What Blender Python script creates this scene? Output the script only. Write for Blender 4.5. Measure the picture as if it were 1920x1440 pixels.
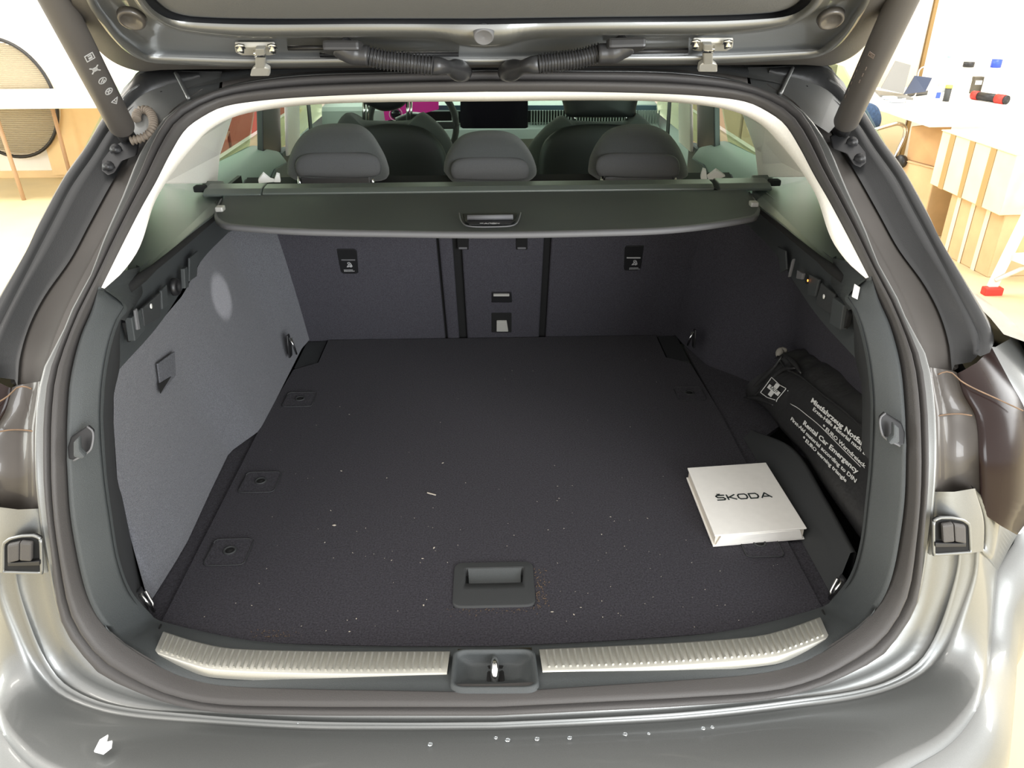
import bpy, bmesh, math, random
import numpy as np
from mathutils import Vector, Matrix
random.seed(7)
D = bpy.data; C = bpy.context.scene.collection
for o in list(D.objects): D.objects.remove(o)
V = lambda *a: np.array(a, float)
# ------------------------------------------------------------------ camera
FPX = 1450.0
yaw, pitch, roll = math.radians(1.27), math.radians(27.87), math.radians(-0.32)
CAM = V(.0096, 0, 1.56)
_c, _s = math.cos(yaw), math.sin(yaw)
FW = V(_s*math.cos(pitch), _c*math.cos(pitch), -math.sin(pitch))
_R0 = V(_c, -_s, 0); _U0 = np.cross(_R0, FW)
RT = _R0*math.cos(roll)+_U0*math.sin(roll); UP = -_R0*math.sin(roll)+_U0*math.cos(roll)
cd = D.cameras.new('camera'); cam = D.objects.new('camera', cd); C.objects.link(cam)
cam.matrix_world = Matrix(((RT[0], UP[0], -FW[0], CAM[0]), (RT[1], UP[1], -FW[1], CAM[1]), (RT[2], UP[2], -FW[2], CAM[2]), (0, 0, 0, 1)))
cd.sensor_width = 36; cd.lens = 36*FPX/1920; cd.clip_start = .02
bpy.context.scene.camera = cam
# ------------------------------------------------------------------ light and exposure
vs = bpy.context.scene.view_settings
vs.view_transform = 'Standard'; vs.look = 'None'; vs.gamma = 1; vs.use_curve_mapping = False; vs.exposure = 0.42
w = D.worlds.new('world'); bpy.context.scene.world = w; w.use_nodes = True
w.node_tree.nodes['Background'].inputs[0].default_value = (1.0, .97, .93, 1)
w.node_tree.nodes['Background'].inputs[1].default_value = 1.45
def area(name, loc, target, sx, sy, power, col):
    l = D.lights.new(name, 'AREA'); l.shape = 'RECTANGLE'; l.size = sx; l.size_y = sy; l.energy = power; l.color = col
    o = D.objects.new(name, l); C.objects.link(o); o.location = loc
    o.rotation_euler = (Vector(target)-Vector(loc)).to_track_quat('-Z', 'Y').to_euler(); return o
area('daylight_opening', (2.1, -2.6, 1.7), (-.3, 1.6, .95), 2.4, 1.8, 170, (.93, .97, 1.0))
area('side_fill', (5.25, 1.6, 1.75), (0, 1.6, 1.1), 3.2, 1.3, 105, (.95, .98, 1.0))  # added area light, no window modelled; brightens shelves and pillar panels
area('side_fill', (-5.25, 1.6, 1.75), (0, 1.6, 1.1), 3.2, 1.3, 110, (.95, 1.0, .97))  # same added side light from the left
area('overhead_fill', (-3.6, 5.0, 3.3), (-3.6, 5.6, 0), 1.6, .5, 110, (1, .93, .80))  # area lights added overhead to overexpose the back walls and floor
area('overhead_fill', (3.3, 4.6, 3.3), (3.3, 5.0, 0), 1.6, .5, 70, (1, .93, .80))
area('overhead_fill', (0, 5.6, 3.3), (0, 5.6, 0), 1.6, .5, 90, (1, .95, .86))
area('overhead_fill', (-1.8, .2, 3.2), (-1.2, .8, 0), 1.4, .35, 18, (1, .95, .88))  # one more added overhead light, nearer the car
def boot_spot():  # added narrow spot that throws the sun patch onto the left carpet
    l = D.lights.new('sun_patch_spot', 'SPOT'); l.energy = 50; l.spot_size = math.radians(5.6); l.spot_blend = .6; l.shadow_soft_size = .004; l.color = (1, .98, .95)
    o = D.objects.new('sun_patch_spot', l); C.objects.link(o); a = Vector((.572, 1.355, 1.045)); t = Vector((-.600, 1.63, .93)); o.location = a
    o.rotation_euler = (t-a).to_track_quat('-Z', 'Y').to_euler()
boot_spot()
# ------------------------------------------------------------------ pixel rays onto real surfaces
def ray(u, v): return FW+(u-960)/FPX*RT-(v-720)/FPX*UP
def P(u, v, ax, val):
    i = 'xyz'.index(ax); d = ray(u, v); return CAM+d*(val-CAM[i])/d[i]
def PP(u, v, o, n):
    d = ray(u, v); return CAM+d*(np.dot(V(*o)-CAM, n)/np.dot(d, n))
def g(z): return np.interp(z, [.55, .66, .80, .95, 1.05, 1.15, 1.25, 1.33, 1.40, 1.5], [.74, .76, .78, .81, .88, 1.02, 1.18, 1.32, 1.45, 1.62])
_ts = np.linspace(.3, 3, 2500)
def S(u, v, off=0):          # the curved surface of the tailgate opening (leans forward, bows with x)
    Q = CAM+_ts[:, None]*ray(u, v); h = Q[:, 1]-(g(Q[:, 2])+.2*Q[:, 0]**2+off); i = int(np.argmax(h > 0))
    t = h[i-1]/(h[i-1]-h[i]); return Q[i-1]*(1-t)+Q[i]*t
def Sl(pts, off=0): return [S(u, v, off) for u, v in pts]
def Pl(pts, ax, val): return [P(u, v, ax, val) for u, v in pts]
def M(pts): return [V(-p[0], p[1], p[2]) for p in pts]
def cr(pts, n, smooth=True):
    p = np.array(pts, float); d = np.r_[0, np.cumsum(np.linalg.norm(np.diff(p, axis=0), axis=1))]
    t = np.linspace(0, d[-1], n)
    if not smooth or len(p) < 3: return np.stack([np.interp(t, d, p[:, k]) for k in range(3)], 1)
    m = np.zeros_like(p)
    m[1:-1] = (p[2:]-p[:-2])/(d[2:]-d[:-2])[:, None]; m[0] = (p[1]-p[0])/(d[1]-d[0]); m[-1] = (p[-1]-p[-2])/(d[-1]-d[-2])
    i = np.clip(np.searchsorted(d, t, 'right')-1, 0, len(p)-2); h = (d[i+1]-d[i])[:, None]; s = ((t-d[i])/h[:, 0])[:, None]
    return (2*s**3-3*s**2+1)*p[i]+(s**3-2*s**2+s)*h*m[i]+(-2*s**3+3*s**2)*p[i+1]+(s**3-s**2)*h*m[i+1]
def ring(half, n=70):        # a left half from top centre to bottom centre becomes a closed loop
    h = cr(half, n); h[0, 0] = h[-1, 0] = 0
    r = h[1:-1][::-1].copy(); r[:, 0] *= -1
    return np.vstack([h, r])
# ------------------------------------------------------------------ materials
def mat(name, col, rough=.6, metal=0, coat=0, noise=0, nscale=200, bump=0, bscale=400, spec=None, emit=None, trans=0, alpha=None, sheen=0):
    m = D.materials.new(name); m.use_nodes = True; nt = m.node_tree; b = nt.nodes['Principled BSDF']
    b.inputs['Base Color'].default_value = (*col, 1); b.inputs['Roughness'].default_value = rough; b.inputs['Metallic'].default_value = metal
    b.inputs['Coat Weight'].default_value = coat; b.inputs['Coat Roughness'].default_value = .04
    if spec is not None: b.inputs['Specular IOR Level'].default_value = spec
    if sheen: b.inputs['Sheen Weight'].default_value = sheen; b.inputs['Sheen Roughness'].default_value = .5
    if emit: b.inputs['Emission Color'].default_value = (*emit[:3], 1); b.inputs['Emission Strength'].default_value = emit[3]
    if trans: b.inputs['Transmission Weight'].default_value = trans
    tc = nt.nodes.new('ShaderNodeTexCoord')
    if noise:
        n = nt.nodes.new('ShaderNodeTexNoise'); n.inputs['Scale'].default_value = nscale; n.inputs['Detail'].default_value = 4
        r = nt.nodes.new('ShaderNodeValToRGB'); r.color_ramp.elements[0].position = .3; r.color_ramp.elements[1].position = .7
        r.color_ramp.elements[0].color = (*[c*(1-noise) for c in col], 1); r.color_ramp.elements[1].color = (*[min(1, c*(1+noise)) for c in col], 1)
        nt.links.new(tc.outputs['Object'], n.inputs['Vector']); nt.links.new(n.outputs['Fac'], r.inputs['Fac']); nt.links.new(r.outputs['Color'], b.inputs['Base Color'])
    if bump:
        n2 = nt.nodes.new('ShaderNodeTexNoise'); n2.inputs['Scale'].default_value = bscale; n2.inputs['Detail'].default_value = 2
        bp = nt.nodes.new('ShaderNodeBump'); bp.inputs['Strength'].default_value = bump; bp.inputs['Distance'].default_value = .002
        nt.links.new(tc.outputs['Object'], n2.inputs['Vector']); nt.links.new(n2.outputs['Fac'], bp.inputs['Height']); nt.links.new(bp.outputs['Normal'], b.inputs['Normal'])
    return m
def glass_mat(name, tint, refl=.08):
    m = D.materials.new(name); m.use_nodes = True; nt = m.node_tree; nt.nodes.remove(nt.nodes['Principled BSDF'])
    t = nt.nodes.new('ShaderNodeBsdfTransparent'); t.inputs[0].default_value = (*tint, 1)
    gl = nt.nodes.new('ShaderNodeBsdfGlossy'); gl.inputs['Roughness'].default_value = .02; gl.inputs[0].default_value = (1, 1, 1, 1)
    mx = nt.nodes.new('ShaderNodeMixShader'); mx.inputs[0].default_value = refl
    nt.links.new(t.outputs[0], mx.inputs[1]); nt.links.new(gl.outputs[0], mx.inputs[2]); nt.links.new(mx.outputs[0], nt.nodes['Material Output'].inputs[0]); return m
m_paint = mat('graphite_paint', (.215, .22, .215), .46, .75, .5, noise=.06, nscale=900)
m_shade = mat('shaded_paint', (.085, .077, .070), .5, .5, .5, noise=.12, nscale=9)  # darker, browner copy of the body paint; gutter shade put into the colour
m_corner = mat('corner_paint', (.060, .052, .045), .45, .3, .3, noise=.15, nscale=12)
m_pillar = mat('pillar_plastic', (.018, .0185, .019), .38, bump=.15, bscale=900)
m_rubber = mat('rubber_seal', (.055, .051, .049), .6, bump=.2, bscale=700)
m_trim = mat('grey_plastic', (.044, .049, .050), .55, bump=.35, bscale=1200, noise=.08, nscale=700)
m_shelf = mat('shelf_plastic_lit', (.085, .10, .09), .36, bump=.2, bscale=1200, spec=.8)  # grey plastic made lighter and greener to stand in for window light
m_trimd = mat('dark_plastic', (.034, .036, .037), .6, bump=.3, bscale=1200)
m_black = mat('black_plastic', (.012, .012, .013), .45)
m_hole = mat('matt_black', (.004, .004, .004), .9)
m_hosem = mat('hose_plastic', (.034, .034, .036), .36)
m_cream = mat('headliner_cream', (.88, .85, .78), .8, noise=.03, nscale=300)
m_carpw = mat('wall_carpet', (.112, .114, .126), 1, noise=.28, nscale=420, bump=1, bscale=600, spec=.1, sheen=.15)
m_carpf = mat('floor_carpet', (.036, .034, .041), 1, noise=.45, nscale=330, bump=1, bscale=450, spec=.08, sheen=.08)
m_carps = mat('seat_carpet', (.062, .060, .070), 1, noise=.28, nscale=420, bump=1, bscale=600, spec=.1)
m_fabric = mat('seat_fabric', (.062, .066, .064), .9, noise=.15, nscale=900, bump=.5, bscale=1500, spec=.2, sheen=.2)
m_pad = mat('seat_pad', (.070, .071, .072), .9, noise=.15, nscale=900)
m_leather = mat('seat_back_panel', (.014, .014, .015), .55)
m_cover = mat('cover_vinyl', (.052, .058, .056), .6, bump=.35, bscale=1500)
m_coverl = mat('cover_rim', (.13, .13, .135), .6, bump=.3, bscale=1500)
m_chrome = mat('chrome', (.75, .75, .74), .15, 1)
m_steel = mat('brushed_steel', (.50, .49, .44), .36, .75, noise=.05, nscale=600)
m_zinc = mat('zinc', (.50, .49, .45), .45, .25)
m_white = mat('white_card', (.92, .90, .85), .6, noise=.02, nscale=60)
m_ink = mat('black_ink', (.02, .03, .03), .6)
m_print = mat('white_print', (.75, .75, .72), .6)
m_printd = mat('grey_print', (.42, .42, .42), .6)
m_bag = mat('bag_nylon', (.026, .026, .026), .40, bump=.8, bscale=55)
m_crumb = mat('crumbs', (.48, .43, .36), .8)
m_grit = mat('brown_grit', (.11, .075, .05), .9)
m_lamp = mat('tail_lamp_glass', (.016, .009, .008), .22, 0, 0, spec=.18)
m_sealant = mat('brown_sealant', (.15, .09, .05), .6, noise=.3, nscale=60)
m_dash = mat('dashboard', (.30, .33, .31), .7)
m_doorp = mat('door_card', (.20, .24, .22), .7)
m_doord = mat('door_card_dark', (.07, .09, .09), .7)
m_screen = mat('screen', (.012, .010, .016), .12)
m_pink = mat('pink_display', (.3, .01, .12), .4, emit=(.42, .02, .20, .3))
m_glowo = mat('orange_glow', (1, .3, .05), .4, emit=(1, .30, .05, 2.5))
m_sideglass = glass_mat('side_glass', (.78, .92, .82))
m_frontglass = glass_mat('windscreen_glass', (.82, .95, .90))
m_wall = mat('white_wall', (.9, .88, .84), .9, noise=.02, nscale=3)
m_floor = mat('workshop_floor', (.60, .51, .31), .5, noise=.08, nscale=2.5)
m_ply = mat('plywood', (.80, .60, .34), .7, noise=.08, nscale=4)
m_card = mat('cardboard', (.50, .31, .15), .85, noise=.12, nscale=6)
m_cardl = mat('cardboard_light', (.62, .44, .25), .85, noise=.10, nscale=6)
m_tape = mat('packing_tape', (.78, .70, .56), .25)
m_tapeb = mat('brown_tape', (.52, .33, .15), .3)
m_table = mat('white_table', (.85, .82, .76), .5)
m_red = mat('red_plastic', (.60, .03, .02), .5)
m_reds = mat('red_sheet', (.17, .025, .018), .6, noise=.1, nscale=3)
m_mesh = mat('net_fabric', (.62, .55, .42), .8)
m_wood = mat('wood_leg', (.50, .34, .22), .6)
m_blue = mat('blue_plastic', (.03, .08, .55), .4)
m_denim = mat('denim', (.03, .06, .12), .9, noise=.3, nscale=60)
m_silver = mat('silver_alu', (.20, .20, .19), .5)
m_lblue = mat('light_blue', (.35, .65, .8), .5)
m_alu = mat('ladder_white', (.78, .75, .70), .4)
# ------------------------------------------------------------------ builders
WL = {}
def setp(o, label=None, cat=None, group=None, kind=None):
    if label: o['label'] = label
    if cat: o['category'] = cat
    if group: o['group'] = group
    if kind: o['kind'] = kind
    return o
def empty(name, loc, label=None, cat=None, group=None):
    o = D.objects.new(name, None); C.objects.link(o); o.location = loc; WL[o] = V(*loc); o.empty_display_size = .05
    return setp(o, label, cat, group)
def link(name, me, parent, ctr):
    o = D.objects.new(name, me); C.objects.link(o)
    if parent is not None: o.parent = parent; o.location = ctr-WL[parent]
    else: o.location = ctr
    WL[o] = V(*ctr); return o
def mk(name, vs_, fs, m, parent=None, smooth=True, **k):
    v = np.array(vs_, float); ctr = (v.max(0)+v.min(0))/2 if parent is not None or k.get('center', 1) else v.mean(0)
    me = D.meshes.new(name); me.from_pydata((v-ctr).tolist(), [], [list(map(int, f)) for f in fs]); me.materials.append(m)
    bm = bmesh.new(); bm.from_mesh(me); bmesh.ops.remove_doubles(bm, verts=bm.verts, dist=1e-6)
    bmesh.ops.recalc_face_normals(bm, faces=bm.faces); bm.to_mesh(me); bm.free()
    if smooth: me.shade_smooth()
    return setp(link(name, me, parent, ctr), **{a: b for a, b in k.items() if a in ('label', 'cat', 'group', 'kind')})
def loft(name, rows, m, parent=None, closed=False, skip=None, **k):
    rows = [np.array(r) for r in rows]; n = len(rows[0]); vs_ = np.vstack(rows); fs = []
    for j in range(len(rows)-1):
        for i in range(n if closed else n-1):
            a, b = i, (i+1) % n
            if skip and skip(j, rows[j][a], rows[j][b]): continue
            fs.append((j*n+a, j*n+b, (j+1)*n+b, (j+1)*n+a))
    return mk(name, vs_, fs, m, parent, **k)
def join_pieces(pieces):
    vs_, fs = [], []
    for v, f in pieces:
        o = len(vs_); vs_ += [tuple(x) for x in v]; fs += [[i+o for i in q] for q in f]
    return vs_, fs
def box_vf(c, s, bev=.0, rot=None, seg=2):
    bm = bmesh.new(); bmesh.ops.create_cube(bm, size=1); bmesh.ops.scale(bm, vec=s, verts=bm.verts)
    if bev: bmesh.ops.bevel(bm, geom=bm.edges, offset=bev, segments=seg, profile=.6, affect='EDGES')
    if rot is not None: bmesh.ops.rotate(bm, cent=(0, 0, 0), matrix=rot, verts=bm.verts)
    bm.verts.ensure_lookup_table(); v = [V(*x.co)+V(*c) for x in bm.verts]; f = [[q.index for q in p.verts] for p in bm.faces]; bm.free(); return v, f
def RZ(a): return Matrix.Rotation(a, 3, 'Z')
def box(name, c, s, m, parent=None, bev=.003, rot=None, smooth=False, **k):
    v, f = box_vf(c, s, bev, rot); return mk(name, v, f, m, parent, smooth=smooth, **k)
def prism_vf(poly, ext):
    n = len(poly); p = [V(*q) for q in poly]; e = V(*ext)
    return p+[q+e for q in p], [list(range(n))[::-1], list(range(n, 2*n))]+[[i, (i+1) % n, n+(i+1) % n, n+i] for i in range(n)]
def bevel_vf(v, f, w_, seg=2):
    bm = bmesh.new(); bv = [bm.verts.new(x) for x in v]
    for q in f:
        try: bm.faces.new([bv[i] for i in q])
        except Exception: pass
    bmesh.ops.recalc_face_normals(bm, faces=bm.faces)
    bmesh.ops.bevel(bm, geom=bm.edges, offset=w_, segments=seg, profile=.6, affect='EDGES', clamp_overlap=True)
    bm.verts.index_update(); r = [V(*x.co) for x in bm.verts], [[q.index for q in p.verts] for p in bm.faces]; bm.free(); return r
def prism(name, poly, ext, m, parent=None, bev=0, smooth=False, **k):
    v, f = prism_vf(poly, ext)
    if bev: v, f = bevel_vf(v, f, bev)
    return mk(name, v, f, m, parent, smooth=smooth, **k)
def tube_vf(pts, r, n=12, cap=True, prof=None):
    p = np.array(pts, float); N = len(p); r = np.ones(N)*r if np.isscalar(r) else np.array(r)
    t = np.gradient(p, axis=0); t /= np.linalg.norm(t, axis=1)[:, None]
    a = V(0, 0, 1) if abs(t[0][2]) < .9 else V(1, 0, 0); u = np.cross(t[0], a); u /= np.linalg.norm(u); vs_ = []; fs = []
    for i in range(N):
        u = u-np.dot(u, t[i])*t[i]; u /= np.linalg.norm(u); b = np.cross(t[i], u)
        for q in range(n):
            th = 2*math.pi*q/n; vs_.append(p[i]+r[i]*(u*math.cos(th)+b*math.sin(th)))
    for i in range(N-1):
        for q in range(n): fs.append([i*n+q, i*n+(q+1) % n, (i+1)*n+(q+1) % n, (i+1)*n+q])
    if cap: fs += [list(range(n))[::-1], [(N-1)*n+q for q in range(n)]]
    return vs_, fs
def tube(name, pts, r, m, parent=None, n=12, **k):
    v, f = tube_vf(pts, r, n); return mk(name, v, f, m, parent, **k)
def lathe_vf(c, prof, n=20, axis=(0, 0, 1)):
    ax = V(*axis); ax /= np.linalg.norm(ax); a = V(1, 0, 0) if abs(ax[0]) < .9 else V(0, 1, 0); u = np.cross(ax, a); u /= np.linalg.norm(u); b = np.cross(ax, u)
    vs_ = []; fs = []
    for r, h in prof:
        for q in range(n):
            th = 2*math.pi*q/n; vs_.append(V(*c)+ax*h+max(r, 1e-5)*(u*math.cos(th)+b*math.sin(th)))
    for i in range(len(prof)-1):
        for q in range(n): fs.append([i*n+q, i*n+(q+1) % n, (i+1)*n+(q+1) % n, (i+1)*n+q])
    fs += [list(range(n))[::-1], [(len(prof)-1)*n+q for q in range(n)]]
    return vs_, fs
def lathe(name, c, prof, m, parent=None, n=20, axis=(0, 0, 1), **k):
    v, f = lathe_vf(c, prof, n, axis); return mk(name, v, f, m, parent, **k)
def puff(name, outline, ctr, dv, th, m, parent=None, rings=8, back=1.0, n=64, **k):   # cushion: outline swells along dv on both sides
    o = cr(list(outline)+[outline[0]], n+1)[:-1]; c = V(*ctr); dv = V(*dv); rows = []
    for sgn, sc in ((1, 1.0), (-1, back)):
        rr = []
        for j in range(rings):
            a = math.pi/2*j/rings; s = math.cos(a)**.55; rr.append(c+(o-c)*s+dv*sgn*sc*th*math.sin(a)**.8)
        rows.append(rr)
    allr = rows[0][::-1]+rows[1][1:]; vs_ = np.vstack(allr).tolist(); fs = []
    for j in range(len(allr)-1):
        for i in range(n): fs.append((j*n+i, j*n+(i+1) % n, (j+1)*n+(i+1) % n, (j+1)*n+i))
    vs_.append((c+dv*th).tolist()); fs += [(i, (i+1) % n, len(vs_)-1) for i in range(n)]
    b = (len(allr)-1)*n; vs_.append((c-dv*th*back).tolist()); fs += [(b+i, b+(i+1) % n, len(vs_)-1) for i in range(n)]
    return mk(name, vs_, fs, m, parent, **k)
def strokes_vf(lines, wd, o, ex, ey, en, th=.0006):     # flat pen strokes in a plane
    o, ex, ey, en = V(*o), V(*ex), V(*ey), V(*en); pcs = []
    for ln in lines:
        for (x0, y0), (x1, y1) in zip(ln[:-1], ln[1:]):
            d = V(x1-x0, y1-y0); L = np.linalg.norm(d)
            if L < 1e-9: continue
            d /= L; q = V(-d[1], d[0])*wd/2; e = d*wd*.35
            c4 = [(x0-e[0]-q[0], y0-e[1]-q[1]), (x1+e[0]-q[0], y1+e[1]-q[1]), (x1+e[0]+q[0], y1+e[1]+q[1]), (x0-e[0]+q[0], y0-e[1]+q[1])]
            pcs.append(prism_vf([o+ex*a+ey*b for a, b in c4], en*th))
    return join_pieces(pcs)
def strokes(name, lines, wd, o, ex, ey, en, m, parent, **k):
    v, f = strokes_vf(lines, wd, o, ex, ey, en); return mk(name, v, f, m, parent, smooth=False, **k)
def text(name, s, o, ex, ey, en, size, m, parent, bold=0, **k):   # flat print lying in a plane
    cu = D.curves.new(name, 'FONT'); cu.body = s; cu.size = size; cu.offset = bold; cu.extrude = .0003; cu.resolution_u = 2
    t = D.objects.new(name, cu); C.objects.link(t); bpy.context.view_layer.update()
    me = D.meshes.new_from_object(t.evaluated_get(bpy.context.evaluated_depsgraph_get())); D.objects.remove(t)
    o, ex, ey, en = V(*o), V(*ex), V(*ey), V(*en)
    v = [o+ex*q.co.x+ey*q.co.y+en*q.co.z for q in me.vertices]; f = [list(p.vertices) for p in me.polygons]
    return mk(name, v, f, m, parent, smooth=False, **k)
def copy_tree(o, parent=None, mirror=False):
    c = o.copy(); C.objects.link(c); c.parent = parent; WL[c] = WL[o]
    for ch in list(o.children): copy_tree(ch, c)
    return c
nrm = lambda a: V(*a)/np.linalg.norm(a)
circ = lambda cx, cy, r, n=14, a0=0, a1=2*math.pi: [(cx+r*math.cos(a0+(a1-a0)*i/n), cy+r*math.sin(a0+(a1-a0)*i/n)) for i in range(n+1)]

# ================================================================== SETTING
def struct(o): o['kind'] = 'structure'; return o
struct(box('floor', (0, 2, -.05), (13, 12, .1), m_floor, bev=0))
struct(box('wall_back', (0, 7.05, 1.6), (11, .1, 3.2), m_wall, bev=0))
struct(box('wall_left', (-5.4, 3.5, 1.6), (.1, 7, 3.2), m_wall, bev=0))
struct(box('wall_right', (5.4, 3.5, 1.6), (.1, 7, 3.2), m_wall, bev=0))
struct(box('baseboard_back', (0, 6.99, .03), (10.8, .02, .06), m_ply, bev=.002))

# ================================================================== CAR
car = empty('car', (0, .8, 0), 'dark graphite estate car seen from behind with its tailgate raised', 'car')
F = [(925, 134), (750, 138), (575, 143), (480, 154), (420, 168), (361, 192), (320, 218), (275, 278), (231, 380), (202, 445), (173, 521), (145, 571), (119, 633), (94, 678), (81, 723), (74, 795), (73, 880), (82, 973), (96, 1055), (113, 1137), (127, 1174), (152, 1210), (193, 1256), (240, 1278), (287, 1297), (389, 1322), (560, 1330), (740, 1331), (925, 1331)]
I = [(925, 172), (750, 175), (575, 182), (480, 190), (417, 201), (375, 222), (347, 244), (319, 289), (292, 342), (265, 390), (231, 456), (190, 539)]
I2 = [(190, 539), (159, 604), (141, 654), (126, 723), (121, 795), (119, 870), (125, 973), (139, 1055), (154, 1116), (172, 1157), (205, 1202), (266, 1243), (328, 1274), (410, 1292), (560, 1296), (740, 1296), (925, 1296)]
F3, I3, I23 = Sl(F), Sl(I, .0), Sl(I2, .0)
rF = ring(F3); rI = ring(I3+I23[1:])
# seal: two rounded lips with a crease between them, lofted from flange to trim
rows = []
def norm_out(r):  # toward the viewer/outside, perpendicular to the opening
    n = np.zeros_like(r); n[:, 1] = -1; n[:, 2] = np.where(r[:, 2] > 1.0, .55, .1); return n/np.linalg.norm(n, axis=1)[:, None]
N_ = norm_out(rF)
lean = rI-rF
ss_ = lambda x: x*x*(3-2*x)
s0 = (.32*ss_(np.clip((rF[:, 2]-.74)/.14, 0, 1))*ss_(np.clip((1.37-rF[:, 2])/.1, 0, 1)))[:, None]
for s, h in ((.06, -.012), (.08, .004), (.16, .016), (.30, .021), (.42, .016), (.50, .006), (.53, -.004), (.56, .006), (.64, .017), (.76, .020), (.88, .012), (.96, .0), (1.0, -.014)):
    rows.append(rF+lean*(s0+(1-s0)*s)+N_*h)
loft('opening_seal', rows, m_rubber, car, closed=True, label='black rubber seal around the tailgate opening')
loft('seal_flange', [rF-lean*.10-N_*.012, rF-lean*.06+N_*.006, rF+N_*.007, rF+lean*.05+N_*.006, rF+lean*s0*.6+N_*.002, rF+lean*(.02+s0)+N_*.001, rF+lean*(.06+s0)-N_*.012], m_paint, car, closed=True, label='painted metal flange edge outside the seal')
# cream surround at the top of the opening
T = [(925, 190), (700, 192), (575, 197), (480, 209), (432, 222), (392, 244), (362, 275), (335, 308), (314, 338), (289, 382), (262, 463), (231, 509), (196, 541)]
n_ = 60
a = cr(I3, n_); b = cr([S(u, v, .05 if v < 280 else .006+.044*(541-v)/261) for u, v in T], n_); a[0, 0] = b[0, 0] = 0
full = lambda h: np.vstack([h, (h[1:]*V(-1, 1, 1))[::-1]])[0:0] if False else np.vstack([(h*V(-1, 1, 1))[::-1][:-1], h])
mid = (a+b)/2+norm_out(a)*.006*np.clip(np.linspace(2.2, -.1, n_), 0, 1)[:, None]
dd_ = b-np.stack([0*b[:, 0], b[:, 1], 0*b[:, 0]+1.0], 1); dd_ /= np.linalg.norm(dd_, axis=1)[:, None]
loft('headliner_surround', [full(a-norm_out(a)*.0), full(mid), full(b), full(b+dd_*.015+V(0, .02, 0))], m_cream, car, label='cream trim framing the top of the opening')
# D-pillar inner faces, quarter windows, headliner
for sg, mm in ((1, lambda p: p), (-1, M)):
    dp = [P(432, 221, 'x', -.64), P(408, 294, 'x', -.655), P(403, 348, 'x', -.66), P(300, 350, 'x', -.62), P(330, 300, 'x', -.60), P(360, 268, 'x', -.58), P(392, 240, 'x', -.575)]
    dp = [q+V(0, .02, 0) for q in dp]
    prism('inner_pillar_panel', mm(dp), (-.012*sg, .012, 0), m_cream, car, bev=.003)
# lower trim surround
Dl = [(196, 541), (232, 575), (217, 601), (202, 649), (191, 716), (188, 790), (195, 891), (205, 965), (220, 1052), (244, 1114), (287, 1163), (305, 1170), (400, 1190), (480, 1202), (560, 1208), (740, 1212), (925, 1212)]
D3 = [S(*Dl[0], .03)]+[P(u, v, 'x', -.553) for u, v in Dl[1:10]]+[P(287, 1163, 'z', .652)]+[P(u, v, 'z', .652) for u, v in Dl[11:]]
a = cr(I23, 90); b = cr(D3, 90)
# align both curves by hand-placed stations so that the sill lines up
def stations(L, idx, n): return np.vstack([cr(L[idx[k]:idx[k+1]+1], n[k])[:(None if k == len(n)-1 else -1)] for k in range(len(n))])
a = stations(I23, [0, 5, 10, 16], [26, 26, 42]); b = stations(D3, [0, 5, 10, 16], [26, 26, 42]); a[-1, 0] = b[-1, 0] = 0
up = norm_out(a)
def lp(s, h=0, z=0): r = a*(1-s)+b*s+up*h*np.linspace(1, 0, len(a))[:, None]; r[:, 2] += z*np.clip(np.linspace(-1.2, 1, len(a)), 0, 1); return r
trim_rows = [lp(-.02, -.030), lp(.06, -.012, .0), lp(.15, .009, .004), lp(.3, .012, .006), lp(.6, .008, .005), lp(.92, .003, .002), lp(1, 0), lp(1, -.012, -.012)]
pocket = lambda j, p, q: j in (1, 2, 3, 4) and max(abs(p[0]), abs(q[0])) < .067
lower_trim = loft('lower_trim_surround', [np.vstack([r, (r*V(-1, 1, 1))[::-1][1:]]) for r in trim_rows], m_trim, car, skip=pocket, label='grey plastic trim around the lower opening and sill')
for sg in (1, -1):
    A_ = cr([S(218, 514, .03), S(192, 537, .012), P(222, 562, 'x', -.556), P(232, 575, 'x', -.553), P(217, 601, 'x', -.553)], 14); B_ = cr([P(262, 500, 'z', 1.122), P(262, 522, 'x', -.592), P(268, 548, 'x', -.592), P(258, 566, 'x', -.592), P(236, 602, 'x', -.592)], 14)
    if sg < 0: A_, B_ = A_*V(-1, 1, 1), B_*V(-1, 1, 1)
    loft('trim_corner', [A_, A_*.6+B_*.4+V(0, .004, 0), B_, B_+V(-.01*sg, .01, 0)], m_trim, car)
# joint lines in the sill trim
for sg in (1, -1):
    l = [S(262, 1246), P(287, 1203, 'z', .662), P(302, 1171, 'z', .657)]; l = l if sg > 0 else M(l)
    tube('trim_joint', cr(l, 8), .0016, m_hole, lower_trim, n=6)
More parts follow.
